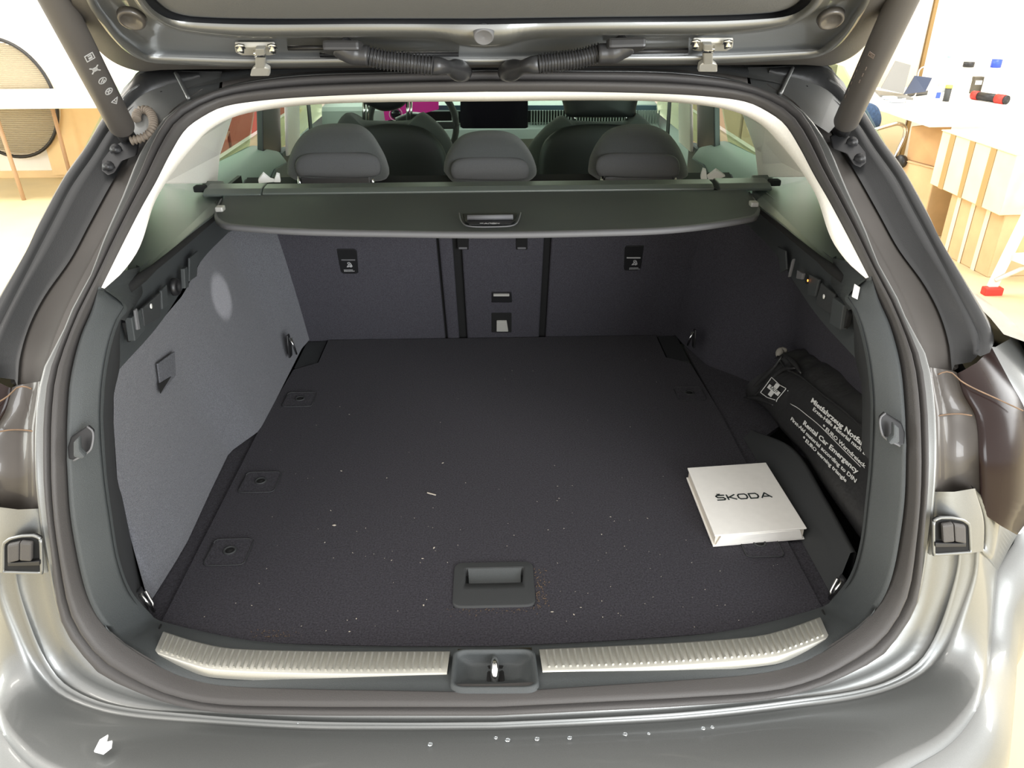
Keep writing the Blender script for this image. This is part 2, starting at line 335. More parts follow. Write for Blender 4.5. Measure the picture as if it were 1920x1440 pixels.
# scuff plates with raised ribs
pl_up = [(307, 1184), (369, 1203), (430, 1215), (560, 1220), (700, 1221), (844, 1221)]
pl_lo = [(289, 1225), (348, 1245), (397, 1258), (560, 1265), (700, 1266), (838, 1264)]
for sg in (1, -1):
    U_ = cr(Pl(pl_up, 'z', .672), 42); L_ = cr(Pl(pl_lo, 'z', .670), 42)
    if sg < 0: U_ = U_*V(-1, 1, 1); L_ = L_*V(-1, 1, 1)
    dn = V(0, 0, -.014)
    sp = loft('scuff_plate', [U_+dn, U_, U_*.93+L_*.07+V(0, 0, .0015), U_*.05+L_*.95+V(0, 0, .0012), L_, L_+dn], m_steel, car, label='ribbed silver scuff plate, %s half of the sill' % ('left' if sg > 0 else 'right'))
    rib_me = None
    for i in range(1, 43):
        s_ = cr(U_, 44)[i]; e_ = cr(L_, 44)[i]; c_ = (s_*.52+e_*.48)+V(0, 0, .002); d_ = e_-s_; L = np.linalg.norm(d_)*.74
        if rib_me is None:
            v, f = box_vf((0, 0, 0), (.0034, 1, .0052), .0012, seg=1); rib_me = D.meshes.new('rib'); rib_me.from_pydata([tuple(q) for q in v], [], f); rib_me.materials.append(m_steel)
        o = link('rib', rib_me, sp, c_); o.scale = (1, L, 1); o.rotation_euler = (0, 0, math.atan2(-d_[0], d_[1]))
# latch pocket and striker
pk_o = [P(856, 1220, 'z', .676), P(997, 1219, 'z', .676), P(1005, 1286, 'z', .676), P(850, 1287, 'z', .676)]
pk_i = [P(874, 1242, 'z', .655), P(981, 1241, 'z', .655), P(980, 1276, 'z', .650), P(877, 1277, 'z', .650)]
def quadring(q, n=8, r=.18):
    out = []
    for i in range(4):
        p0, p1, p2 = q[i-1], q[i], q[(i+1) % 4]; A = p1+(p0-p1)*r; B = p1+(p2-p1)*r
        for t in np.linspace(0, 1, n): out.append((1-t)**2*A+2*t*(1-t)*p1+t*t*B)
    return np.array(out)
qo, qi = quadring(pk_o), quadring(pk_i); co = qo.mean(0)
lp_ = loft('latch_pocket', [co+(qo-co)*V(1.12, 1.30, 1)+V(0, .003, -.018), co+(qo-co)*V(1.08, 1.10, 1)+V(0, 0, .0), qo, qo*.85+qi*.15+V(0, 0, -.006), qi, qi.mean(0)+(qi-qi.mean(0))*.75+V(0, 0, -.003), qi.mean(0)+(qi-qi.mean(0))*.02], m_trim, car, closed=True, label='recessed plastic pocket in the middle of the sill')
st = P(928, 1274, 'z', .647)
box('slot', st+V(.001, .010, .001), (.026, .046, .008), m_hole, lp_, bev=.003)
tube('striker', [st+V(0, -.008, .000), st+V(0, -.004, .012), st+V(0, .006, .020), st+V(0, .018, .020), st+V(0, .026, .004)], .0062, m_chrome, car, n=14, label='chrome latch striker pin')
# floor side of the surround: step to the carpet wall, its shadow put into darker plastic, and hooks panel below the shelf
Wl = [(235, 541), (300, 604), (253, 647), (224, 690), (213, 741), (213, 795), (220, 900), (229, 932), (246, 1014), (266, 1096), (280, 1133)]
W3 = [P(u, v, 'x', -.60) for u, v in Wl]
Dx = D3[1:10]+[P(287, 1160, 'z', .642)]
for sg in (1, -1):
    a_ = cr(Dx, 40); b_ = cr([P(224, 606, 'x', -.60)]+[P(u, v, 'x', -.60) for u, v in Wl[3:]], 40)
    if sg < 0:
        b_ = b_.copy(); k_ = np.linspace(0, 1, 40); b_[:, 0] -= .10*np.clip((k_-.45)*4, 0, 1)
    R_ = [a_+V(.002, -.004, 0), a_, a_*.6+b_*.4, b_, b_+V(-.02, .02, 0)]
    if sg < 0: R_ = [r*V(-1, 1, 1) for r in R_]
    loft('trim_return', R_, m_trimd, car)
prism('leak_blocker', [V(-.650, 1.02, .55), V(-.650, 2.06, .55), V(-.650, 2.06, 1.10), V(-.650, 1.2, 1.10), V(-.650, 1.04, 1.0)], (-.01, 0, 0), m_hole, car)  # black sheets added behind the side linings to stop light leaks
prism('leak_blocker', [V(.775, 1.02, .55), V(.775, 2.06, .55), V(.775, 2.06, 1.07), V(.755, 1.3, 1.07), V(.775, 1.04, .95)], (.01, 0, 0), m_hole, car)
# shelves beside the luggage cover (top of side trims)
for sg, mm in ((1, lambda p: p), (-1, M)):
    zz = 1.125
    sh = [P(309, 338, 'z', zz+.02), P(420, 338, 'z', zz+.02), P(417, 372, 'z', zz), P(405, 378, 'z', zz), P(413, 390, 'z', zz), P(233, 543, 'z', zz-.010), P(200, 545, 'z', zz-.020), P(231, 509, 'z', zz), P(262, 463, 'z', zz), P(289, 382, 'z', zz)]
    sh[0] += V(-.05, 0, 0); sh[8] += V(-.04, 0.02, 0); sh[9] += V(-.05, 0, 0); sh[7] += V(-.02, .01, 0)
    shelf = prism('side_shelf', mm(sh), (0, 0, -.014), m_shelf, car, bev=.004, label='plastic shelf on the %s side of the boot beside the cover' % ('left' if sg > 0 else 'right'))
    # dark slot under shelf edge
    l = [P(414, 397, 'z', 1.115), P(330, 468, 'z', 1.113), P(240, 541, 'z', 1.112)]
    tube('rubber_slot', mm(cr(l, 10)), [.006]*8+[.009, .008], m_hole, shelf, n=8)
    # hooks panel: vertical plastic band
    topl = [P(u, v, 'x', -.600) for u, v in ((422, 385), (330, 470), (240, 545), (224, 606))]
    botl = [P(428, 436, 'x', -.61), P(379, 487, 'x', -.61), P(300, 606, 'x', -.605), P(224, 692, 'x', -.60)]
    topl[0] = V(-.60, 1.72, 1.118); topl[1] = V(-.60, 1.40, 1.116); topl[2] = V(-.60, 1.21, 1.112)
    A_, B_ = cr(topl, 24), cr(botl, 24)
    ext_t, ext_b = V(-.57, 1.87, 1.12), V(-.565, 1.85, 1.04)
    A_ = np.vstack([ext_t, A_]); B_ = np.vstack([ext_b, B_])
    rr = [A_, A_*.7+B_*.3+V(-.004, 0, 0), A_*.3+B_*.7+V(-.004, 0, 0), B_]
    if sg < 0: rr = [r*V(-1, 1, 1) for r in rr]
    loft('hook_panel', rr, m_trim, car)
def on_wall(pts, x): return [P(u, v, 'x', x) for u, v in pts]
# fittings on the left hook panel
def fit(name, px, x, th, m, sg=1, bev=.0015, parent=None, **k):
    q = on_wall(px, x); e = V(-th, 0, 0) if x > 0 else V(th, 0, 0)
    return prism(name, q, e, m, parent or car, bev=bev, **k)
fit('pocket_recess', [(228, 606), (238, 592), (247, 628), (238, 642)], -.597, .006, m_hole)
hk = fit('bag_hook', [(233, 596), (250, 580), (259, 618), (240, 640)], -.592, .012, m_trim, label='folded plastic bag hook below the left shelf')
fit('hook_edge', [(249, 582), (253, 578), (259, 617), (254, 619)], -.580, .004, m_coverl, parent=hk)
flp = fit('socket_flap', [(262, 578), (296, 548), (296, 596), (266, 612)], -.592, .005, m_trimd)
lathe('flap_icon', P(283, 574, 'x', -.586), [(0, 0), (.0045, .0), (.0045, .001), (0, .001)], m_print, flp, n=10, axis=(1, 0, 0))
fit('recess_panel', [(298, 545), (308, 534), (311, 572), (300, 580)], -.594, .005, m_trim)
lathe('boot_knob', P(325, 538, 'x', -.594), [(0, 0), (.017, 0), (.017, .004), (.015, .009), (.010, .010), (.009, .006), (0, .006)], m_black, car, n=24, axis=(1, 0, 0), label='round black socket on the left boot wall')
fit('fin', [(338, 504), (344, 500), (347, 538), (340, 541)], -.594, .008, m_trim)
fit('recess_panel', [(352, 484), (368, 470), (366, 518), (352, 528)], -.594, .004, m_trim)
# right hook panel
fit('fin', [(1489, 489), (1492, 485), (1484, 519), (1482, 520)], .597, .006, m_coverl)
fit('recess_panel', [(1461, 462), (1476, 470), (1478, 505), (1466, 512)], .597, .004, m_trim)
fit('boot_lamp', [(1500, 506), (1511, 513), (1508, 524), (1498, 522)], .594, .006, m_coverl, label='small boot lamp on the right boot wall')
lathe('socket_light', P(1515, 526, 'x', .594), [(0, 0), (.006, 0), (.006, .003), (0, .004)], m_black, car, n=16, axis=(-1, 0, 0))
lathe('socket_glow', P(1515, 526, 'x', .589), [(0, 0), (.0022, 0), (.0022, .001), (0, .001)], m_glowo, car, n=10, axis=(-1, 0, 0), label='tiny orange light on the right boot wall')
fit('recess_panel', [(1522, 514), (1540, 524), (1532, 556), (1518, 553)], .596, .005, m_trim)
frp = fit('socket_flap', [(1543, 530), (1569, 552), (1562, 590), (1532, 570)], .594, .004, m_trimd)
lathe('flap_icon', P(1545, 556, 'x', .588), [(0, 0), (.0042, .0), (.0042, .001), (0, .001)], m_print, frp, n=10, axis=(-1, 0, 0))
hk = fit('bag_hook', [(1575, 557), (1595, 572), (1588, 618), (1567, 607)], .590, .012, m_trim, label='folded plastic bag hook below the right shelf')
fit('pocket_recess', [(1595, 574), (1600, 590), (1594, 612), (1588, 618)], .592, .008, m_hole)
prism('white_sticker', [S(u, v, .035) for u, v in ((1602, 532), (1612, 538), (1607, 561), (1597, 556))], (0, -.0015, .0), m_print, car, label='small white sticker on the right trim')
# release levers in the side of the surround
for sg in (1, -1):
    px = [(140, 812), (172, 791), (182, 800), (182, 820), (176, 836), (146, 854), (136, 852), (134, 830)]
    q = [S(u, v, .012) for u, v in px]
    if sg < 0: q = M(q)
    cup = prism('lever_cup', [p+V(0, -.006, 0) for p in q], (0, -.006, 0), m_black, car, bev=.002, label='black seat-release pocket in the %s trim' % ('left' if sg > 0 else 'right'))
    q = [S(u, v, .0)+V(0, -.010, 0) for u, v in ((150, 815), (160, 806), (161, 830), (172, 842), (166, 846), (150, 842))]
    if sg < 0: q = M(q)
    prism('lever', q, (0, -.010, 0), m_trim, cup, bev=.003)
    rim = [S(u, v, .012)+V(0, -.013, 0) for u, v in px[1:6]]
    if sg < 0: rim = M(rim)
    tube('pocket_rim', cr(rim, 16), .0014, m_coverl, cup, n=6)
# carpeted side walls
tops = [V(-.523, 1.87, 1.06), V(-.57, 1.84, 1.05)]+[P(426, 434, 'x', -.62), P(379, 485, 'x', -.615), P(343, 553, 'x', -.61), P(300, 604, 'x', -.607), P(253, 647, 'x', -.605), P(224, 690, 'x', -.603), P(213, 741, 'x', -.603), P(213, 795, 'x', -.603), P(220, 900, 'x', -.602), P(246, 1014, 'x', -.60), P(279, 1131, 'x', -.575)]
bots = [V(-.525, 2.03, .64), V(-.534, 1.97, .64), V(-.534, 1.85, .64), V(-.534, 1.68, .64), V(-.536, 1.53, .64), V(-.578, 1.44, .64), V(-.573, 1.30, .64), V(-.568, 1.2, .64), V(-.565, 1.14, .64), V(-.567, 1.08, .64), V(-.57, 1.03, .64), V(-.572, 1.0, .64), V(-.574, .978, .64)]
for sg in (1, -1):
    t_, b_ = [np.array(x) for x in (tops, bots)]
    if sg < 0:
        b_ = b_.copy()
        for i in range(3, 13): b_[i] = b_[i]+V(-.19 if i < 11 else -.14, 0, -.09)
        b_[2] += V(-.03, 0, 0); t_ = t_.copy(); t_[3:, 0] -= .045
    n2 = 60; t2, b2 = [np.vstack([np.stack([np.interp(np.linspace(0, 12, n2), range(13), q[:, k]) for k in range(3)], 1)]) for q in (t_, b_)]
    rows = []
    for s in np.linspace(0, 1, 9):
        r = t2*(1-s)+b2*s; bow = math.sin(math.pi*s); r[:, 0] += -.012*bow*np.sin(np.linspace(0, math.pi, n2)); rows.append(r)
    if sg < 0: rows = [r*V(-1, 1, 1) for r in rows]
    wall_c = loft('carpeted_side_wall', rows, m_carpw if sg > 0 else m_carps, car, label='speckled grey carpet lining on the %s boot wall' % ('left' if sg > 0 else 'right'))  # right wall takes a darker carpet, its shade put into the colour
    if sg > 0:
        prism('carpet_pocket', [P(u, v, 'x', -.600) for u, v in ((293, 682), (325, 659), (327, 704), (300, 738))], (.003, 0, 0), mat('pocket_carpet_shaded', (.088, .09, .10), 1, noise=.28, nscale=420), wall_c, bev=.001)  # carpet darkened so the colour carries the shade of the recess
        prism('pocket_painted_shadow', [P(u, v, 'x', -.5965) for u, v in ((297, 720), (320, 706), (300, 738))], (.001, 0, 0), m_hole, wall_c)  # black triangle painted as the shadow at the pocket bottom
# tie-down rings
def tiedown(c, ax, sz, lab):
    c = V(*c); t = prism('tie_down_plate', [c+V(0, a*sz*.5, b*sz) for a, b in ((-1, -.9), (.6, -1), (1, -.2), (.7, .9), (-.5, 1), (-1, .2))], V(.004, 0, 0)*(1 if c[0] < 0 else -1), m_black, car, bev=.001, label=lab)
    s = 1 if c[0] < 0 else -1
    tube('ring', [c+V(s*.006, -.2*sz, .8*sz), c+V(s*.016, -.35*sz, .2*sz), c+V(s*.018, -.1*sz, -.7*sz), c+V(s*.012, .35*sz, -.5*sz), c+V(s*.006, .4*sz, .5*sz)], .0028, m_chrome, t, n=8)
tiedown(P(541, 648, 'x', -.532), 'x', .032, 'chrome tie-down ring at the far left of the boot')
tiedown(P(1303, 634, 'x', .532), 'x', .026, 'chrome tie-down ring at the far right of the boot')
tiedown(P(264, 1128, 'x', -.570), 'x', .026, 'chrome tie-down ring at the near left of the boot')
tiedown(P(1579, 1104, 'x', .570), 'x', .026, 'chrome tie-down ring at the near right of the boot')
# strips beside the floor panel, right divider and side compartment
fz = .634
prism('floor_edge_strip', [V(-.60, .95, fz), V(-.541, .93, fz), V(-.541, 1.55, fz), V(-.60, 1.55, fz)], (0, 0, -.01), m_carpf, car)
prism('floor_edge_strip', [V(.541, .93, fz), V(.575, .95, fz), V(.575, 1.44, fz), V(.66, 1.52, fz), V(.66, 1.97, fz), V(.541, 1.97, fz)], (0, 0, -.01), m_carpf, car)
prism('boot_floor_base', [V(-.56, .88, .615), V(.54, .88, .615), V(.54, 2.08, .615), V(-.56, 2.08, .615)], (0, 0, -.01), m_hole, car)
prism('boot_floor_pan', [V(-.66, .86, .535), V(.66, .86, .535), V(.78, 1.0, .535), V(.78, 2.2, .535), V(-.74, 2.2, .535), V(-.74, 1.0, .535)], (0, 0, -.01), m_hole, car)
lipA = [V(.566, .97, .636), V(.566, 1.15, .636), V(.566, 1.32, .636), V(.563, 1.47, .636)]
lipB = [V(.598, 1.00, .70), V(.606, 1.15, .70), V(.606, 1.32, .70), V(.580, 1.48, .648)]
A_, B_ = cr(lipA, 20), cr(lipB, 20)
loft('compartment_divider', [A_, A_*.5+B_*.5+V(.002, 0, 0), B_, B_+V(.004, 0, .002), B_+V(.010, 0, 0), B_+V(.012, 0, -.14)], m_trimd, car, label='low plastic divider beside the right compartment')
prism('compartment_floor', [V(.56, .92, .55), V(.80, .92, .55), V(.80, 2.0, .55), V(.54, 2.0, .55)], (0, 0, -.01), m_hole, car)
# ---- rear seat backrest
def seat_y(z): return 2.03-.40*(z-.64)
def on_seat(u, v, off=0):
    n = nrm((0, 1, .40)); return PP(u, v, (0, 2.03-off, .64), n)
rs = empty('rear_bench', (0, 2.1, .6)); rs.parent = car; rs.location = V(0, 2.1, .6)-WL[car]
rs['label'] = 'dark fabric rear seat bench behind the luggage cover'
def seat_panel(name, x0, x1, y_off, lab=None):
    z0, z1 = .60, 1.085
    q = [V(x0, seat_y(z0)-y_off, z0), V(x1, seat_y(z0)-y_off, z0), V(x1*1.02, seat_y(z1)-y_off, z1), V(x0*1.02, seat_y(z1)-y_off, z1)]
    v, f = prism_vf(q, (0, .11, .03)); v, f = bevel_vf(v, f, .006)
    return mk(name, v, f, m_carps, rs, label=lab)
xa = on_seat(832, 600)[0]; xb = on_seat(859, 600)[0]; xc = on_seat(874, 600)[0]; xd = on_seat(1012, 600)[0]; xe = on_seat(1024, 600)[0]
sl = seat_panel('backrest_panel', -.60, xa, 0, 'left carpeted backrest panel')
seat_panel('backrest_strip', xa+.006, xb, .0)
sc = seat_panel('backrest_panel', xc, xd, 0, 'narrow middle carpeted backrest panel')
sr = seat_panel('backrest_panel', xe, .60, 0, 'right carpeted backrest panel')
q = [V(-.60, seat_y(.6)+.012, .6), V(.60, seat_y(.6)+.012, .6), V(.6, seat_y(1.1)+.012, 1.1), V(-.6, seat_y(1.1)+.012, 1.1)]
mk('backrest_core', *prism_vf(q, (0, .09, .02)), m_hole, rs, smooth=False)
def sfit(name, px, off, th, m, parent, bev=.0015):
    return prism(name, [on_seat(u, v, off) for u, v in px], (0, -th, -th*.4), m, car if parent is None else parent, bev=bev)
def seat_insert(u0, v0, parent, mirror):
    px = [(-26, -22), (16, -22), (22, -18), (26, 22), (20, 24), (-10, 24), (-16, 20)] if not mirror else [(26, -24), (-16, -24), (-20, -20), (-22, 20), (-18, 22), (10, 22), (18, 18)]
    a = sfit('anchor_insert', [(u0+x*.78, v0+y) for x, y in px], 0, .003, m_black, None)
    s = -1 if mirror else 1
    sfit('anchor_lid_line', [(u0-12, v0-2), (u0+14, v0-2), (u0+14, v0), (u0-12, v0)], .003, .0012, m_printd if mirror else m_coverl, a, bev=0)
    o_ = on_seat(u0+2, v0+9, .0045); ex, ey = V(1, 0, 0), nrm((0, -.4, 1)); en = nrm((0, -1, -.4))
    strokes('child_seat_symbol', [circ(.001, .006, .003, 8), [(-.004, -.005), (0, .002), (.006, -.004), (-.005, -.006)], [(.005, .006), (.008, -.004), (.004, -.007)]], .0022, o_, ex, ey, en, m_printd, a)
    o_ = on_seat(u0+2, v0+19, .0045)
    strokes('printed_lines', [[(-.012+.004*i, .0015), (-.010+.004*i, .0015)] for i in range(6)]+[[(-.012+.004*i, -.0025), (-.010+.004*i, -.0025)] for i in range(7)], .0017, o_, ex, ey, en, m_printd, a)
seat_insert(652, 488, sl, False); seat_insert(1187, 484, sr, True)
for u in (868, 978):
    b_ = sfit('latch_slot', [(u-11, 440), (u+11, 440), (u+11, 467), (u-10, 467)], 0, .003, m_hole, None)
    sfit('latch_tip', [(u-8, 463), (u+8, 463), (u+8, 466), (u-8, 466)], .003, .003, m_coverl, b_)
b_ = sfit('hatch_grip', [(922, 547), (959, 547), (960, 566), (922, 566)], 0, .003, m_black, None)
sfit('grip_bar', [(925, 550), (955, 550), (955, 553), (925, 553)], .003, .006, m_zinc, b_)
b_ = sfit('hatch_latch', [(922, 586), (959, 586), (959, 622), (922, 622)], 0, .003, m_hole, None)
sfit('latch_tongue', [(931, 600), (950, 600), (953, 619), (931, 619)], .003, .006, m_zinc, b_)
mk('hook_eye', *lathe_vf(on_seat(516, 459, 0)+V(0, .02, 0), [(0, 0), (.006, 0), (.006, .006), (0, .006)], 10, (0, -1, 0)), m_hole, car)
# bench top and rear headrests
prism('bench_top', [V(-.56, 1.86, 1.105), V(.56, 1.86, 1.105), V(.56, 2.02, 1.105), V(-.56, 2.02, 1.105)], (0, 0, -.03), m_fabric, rs, bev=.01)
def headrest(px, y, th, lab, low):
    o_ = [P(u, v, 'y', y) for u, v in px]; c = V(*np.mean(o_, 0)); c[2] -= .01
    h = puff('headrest', o_, c, nrm((0, -1, -.15)), th, m_fabric, rs, rings=9, label=lab)
    x0, x1 = min(p[0] for p in o_), max(p[0] for p in o_); zb = min(p[2] for p in o_)
    if low:
        box('headrest_base', (c[0], y-th*.6, zb+.006), ((x1-x0)*.68, .035, .018), m_black, h, bev=.003)
        for s in (-.36, .36): tube('post', [V(c[0]+s*(x1-x0), y-th*.75, zb+.02), V(c[0]+s*(x1-x0), y-th*.75, zb-.03)], .005, m_chrome, h, n=10)
    mx, vb, vt = sum(p[0] for p in px)/len(px), max(p[1] for p in px), min(p[1] for p in px); hw = (max(p[0] for p in px)-min(p[0] for p in px))/2; hh = vb-vt
    mx = (max(p[0] for p in px)+min(p[0] for p in px))/2
    pad = [P(mx+a*hw, vb-b*hh, 'y', y-th*.92) for a, b in ((-.80, .05), (-.86, .2), (-.80, .38), (-.58, .47), (0, .50), (.58, .47), (.80, .38), (.86, .2), (.80, .05), (0, .02))]
    puff('back_pad', pad, np.mean(pad, 0), nrm((0, -1, -.15)), .014, m_pad, h, rings=5, n=48)
    return h
headrest([(540, 322), (541, 300), (552, 272), (570, 250), (598, 238), (636, 235), (672, 238), (694, 252), (712, 278), (725, 305), (728, 330), (690, 334), (620, 334), (556, 332)], 1.93, .055, 'left rear headrest', True)
headrest([(832, 318), (834, 300), (846, 276), (864, 258), (890, 250), (918, 248), (948, 250), (972, 260), (990, 280), (1003, 305), (1005, 325), (985, 337), (918, 339), (850, 337)], 1.93, .05, 'middle rear headrest', False)
headrest([(1103, 322), (1106, 300), (1119, 272), (1138, 250), (1165, 239), (1196, 236), (1228, 239), (1254, 252), (1272, 274), (1284, 300), (1288, 325), (1262, 332), (1190, 334), (1125, 334)], 1.93, .055, 'right rear headrest', True)
# ---- front seats
def front_seat(px, panel, lab):
    y = 2.78; o_ = [P(u, v, 'y', y) for u, v in px]; c = V(*np.mean(o_, 0))
    s = puff('front_seat', o_, c, (0, -1, 0), .06, m_fabric, car, rings=8, n=90, label=lab)
    pn = [P(u, v, 'y', y-.055) for u, v in panel]; cc = V(*np.mean(pn, 0)); puff('seat_back_shell', pn, cc, (0, -1, 0), .03, m_leather, s, rings=5, n=60)
    return s
fs1 = front_seat([(628, 420), (618, 330), (622, 262), (633, 230), (645, 214), (656, 211), (668, 220), (680, 226), (768, 226), (782, 216), (792, 210), (806, 218), (830, 240), (848, 268), (862, 310), (868, 420)],
    [(645, 410), (640, 320), (652, 262), (690, 236), (770, 234), (810, 250), (836, 290), (845, 410)], 'left front seat seen from behind')
fs2 = front_seat([(980, 420), (984, 330), (990, 278), (1010, 250), (1036, 226), (1054, 216), (1070, 226), (1180, 226), (1192, 212), (1206, 220), (1226, 242), (1240, 280), (1246, 330), (1250, 420)],
    [(1004, 410), (1008, 320), (1020, 266), (1060, 238), (1180, 236), (1215, 258), (1230, 320), (1232, 410)], 'right front seat seen from behind')
for u in (683, 765):
    tube('headrest_post', [P(u, 228, 'y', 2.80), P(u-1, 180, 'y', 2.82)], .006, m_chrome, fs1, n=10); tube('headrest_post', [P(u+6, 228, 'y', 2.80), P(u+6, 180, 'y', 2.82)], .004, m_chrome, fs1, n=8)
hp = [P(u, v, 'y', 2.82) for u, v in ((686, 195), (722, 208), (760, 195), (766, 150), (745, 120), (700, 120), (680, 150))]
puff('front_headrest', hp, np.mean(hp, 0), (0, -1, 0), .05, m_leather, fs1, label='left front headrest')
hp = [P(u, v, 'y', 2.80) for u, v in ((1058, 206), (1062, 217), (1090, 219), (1160, 219), (1188, 217), (1191, 206), (1196, 170), (1180, 130), (1070, 130), (1052, 170))]
puff('front_headrest', hp, np.mean(hp, 0), (0, -1, 0), .06, m_leather, fs2, label='right front headrest')
for u in (1076, 1173): tube('headrest_post', [P(u, 212, 'y', 2.79), P(u+2, 236, 'y', 2.80)], .007, m_chrome, fs2, n=8)
# ---- dashboard, screen, steering wheel
dz = [(-.72, 0), (.72, 0)]
db = empty('dashboard', (0, 3.6, .9)); db.parent = car; db.location = V(0, 3.6, .9)-WL[car]; db['label'] = 'dashboard seen between the front seats'
prof = [(3.50, .80), (3.47, .93), (3.50, .965), (3.56, .975), (3.58, 1.035), (3.60, 1.05), (3.70, 1.055), (4.10, 1.06)]
mk('dash_top', *join_pieces([prism_vf([V(-.74, y, z) for y, z in [(4.15, .80)]+prof], (1.48, 0, 0))]), m_dash, db, smooth=False)
prism('dash_band', [P(800, 197, 'y', 3.55), P(1230, 197, 'y', 3.55), P(1230, 206, 'y', 3.55), P(800, 206, 'y', 3.55)], (0, -.01, 0), mat('dash_blue', (.05, .09, .13), .5), db)
box('vent_panel', (.1, 3.568, 1.005), (1.1, .01, .055), m_hole, db, bev=0)
for i in range(74):
    u = 848+i*5.3
    if 860 < u < 992: continue
    a_ = P(u, 207, 'y', 3.555); b_ = P(u, 239, 'y', 3.555); box('vent_slat', (a_+b_)/2, (.0055, .008, abs(a_[2]-b_[2])), m_dash, db, bev=0)
prism('centre_screen', [P(863, 183, 'y', 3.43), P(990, 183, 'y', 3.43), P(990, 239, 'y', 3.43), P(985, 241, 'y', 3.43), P(868, 241, 'y', 3.43), P(863, 238, 'y', 3.43)], (0, .02, 0), m_screen, db, bev=.002, label='large black centre touchscreen')
dp_ = prism('driver_display', [P(715, 180, 'y', 3.5), P(822, 180, 'y', 3.5), P(822, 205, 'y', 3.5), P(760, 222, 'y', 3.5), P(722, 226, 'y', 3.5)], (0, .02, 0), m_pink, db, label='pink glowing driver display')
tube('display_ring', [P(742+12*math.cos(t), 214+12*math.sin(t), 'y', 3.49) for t in np.linspace(0, 2*math.pi, 20)], .0015, m_print, dp_, n=6)
lathe('display_hub', P(742, 214, 'y', 3.492), [(0, 0), (.022, 0), (.022, .002), (0, .002)], m_screen, dp_, n=20, axis=(0, -1, 0))
wc = P(775, 235, 'y', 3.2)
sw = tube('steering_wheel', [wc+V(.17*math.cos(t), -.03*math.sin(t), .17*math.sin(t)) for t in np.linspace(0, 2*math.pi, 40)], .013, m_fabric, db, n=10)
puff('wheel_hub', [wc+V(x, 0, z) for x, z in ((-.07, .03), (0, .05), (.07, .03), (.06, -.04), (0, -.06), (-.06, -.04))], wc, (0, -1, 0), .03, m_black, sw)
for x in (-1, 1): box('wheel_spoke', wc+V(x*.115, 0, 0), (.11, .02, .03), m_trim, sw, bev=.006)
# ---- cabin sides: doors, pillars, windows, roof, windscreen
for sg, nm in ((-1, 'left'), (1, 'right')):
    X = lambda x, y, z: V(sg*x, y, z)
    # lower side wall (door cards)
    dc = loft('door_card', [np.array([X(.72, y, z) for y in (1.90, 2.2, 2.6, 2.72)]) for z in (.5,)]+[np.array([X(x, y, z) for y, z in zip((1.90, 2.2, 2.6, 2.72), zs)]) for x, zs in ((.70, (.9, .92, .93, .93)), (.70, (1.02, 1.03, 1.02, 1.0)), (.72, (1.075, 1.07, 1.06, 1.03)), (.77, (1.105, 1.095, 1.075, 1.05)), (.79, (1.10, 1.09, 1.07, 1.04)))], m_doorp, car, label='rear door lining on the %s' % nm)
    prism('door_pocket_panel', [X(.698, 2.25, .80), X(.698, 2.70, .80), X(.698, 2.70, 1.0), X(.698, 2.55, 1.01), X(.698, 2.2, .93)], (-sg*.006, 0, 0), m_doord, dc, bev=.002)
    loft('front_door_card', [np.array([X(x, y, z) for y in (2.86, 3.2, 3.9)]) for x, z in ((.72, .5), (.71, .90), (.74, .96), (.79, .98))], m_doorp, car)
    prism('b_pillar', [X(.73, 2.74, .5), X(.73, 2.88, .5), X(.72, 2.88, 1.02), X(.72, 2.76, 1.02)], (sg*.03, 0, 0), m_doord, car, bev=.01, label='lower dark B-pillar on the %s' % nm)
    prism('b_pillar_trim', [X(.722, 2.80, 1.0), X(.722, 2.99, 1.0), X(.69, 3.06, 1.42), X(.69, 2.87, 1.42)], (-sg*.012, 0, 0), m_cream, car, bev=.004)
    prism('window_frame', [X(.73, 2.56, 1.04), X(.73, 2.79, 1.02), X(.70, 2.86, 1.42), X(.70, 2.64, 1.42)], (sg*.02, 0, 0), m_black, car, bev=.004)
    prism('seat_belt', [X(.70, 3.10, .9), X(.70, 3.15, .9), X(.68, 3.12, 1.40), X(.68, 3.07, 1.40)], (-sg*.004, 0, 0), m_black, car)
    prism('rear_door_window', [X(.79, 1.93, 1.09), X(.79, 2.62, 1.06), X(.70, 2.72, 1.42), X(.70, 1.90, 1.42)], (sg*.004, 0, 0), m_sideglass, car, label='tinted rear door window on the %s' % nm)
    prism('front_door_window', [X(.79, 2.9, .99), X(.80, 3.9, .96), X(.70, 3.35, 1.40), X(.70, 3.0, 1.42)], (sg*.004, 0, 0), m_sideglass, car)
    prism('quarter_window', [X(.775, 1.25, 1.13), X(.785, 1.85, 1.11), X(.70, 1.84, 1.40), X(.69, 1.6, 1.40)], (sg*.004, 0, 0), m_sideglass, car)
    prism('windscreen_pillar', [X(.68, 3.25, 1.42), X(.68, 3.35, 1.40), X(.77, 4.15, 1.0), X(.77, 4.0, .97)], (-sg*.05, 0, 0), m_trim, car, bev=.01)
prism('windscreen', [V(-.68, 3.3, 1.41), V(.68, 3.3, 1.41), V(.76, 4.12, 1.03), V(-.76, 4.12, 1.03)], (0, .005, .004), m_frontglass, car, label='windscreen beyond the dashboard')
ys = [1.47, 1.56, 2.0, 2.6, 3.1, 3.32]; rz = [1.415, 1.43, 1.465, 1.475, 1.45, 1.42]; xs = np.linspace(-1, 1, 15)
loft('roof', [np.array([V(x*(.60+.06*min(1, (y-1.47)*3)), y, z-.05*abs(x)**4) for x in xs]) for y, z in zip(ys, rz)], m_paint, car)
loft('headliner', [np.array([V(x*(.60+.06*min(1, (y-1.47)*3)), y, z-.03-.05*abs(x)**4) for x in xs]) for y, z in zip(ys, rz)], m_cream, car)
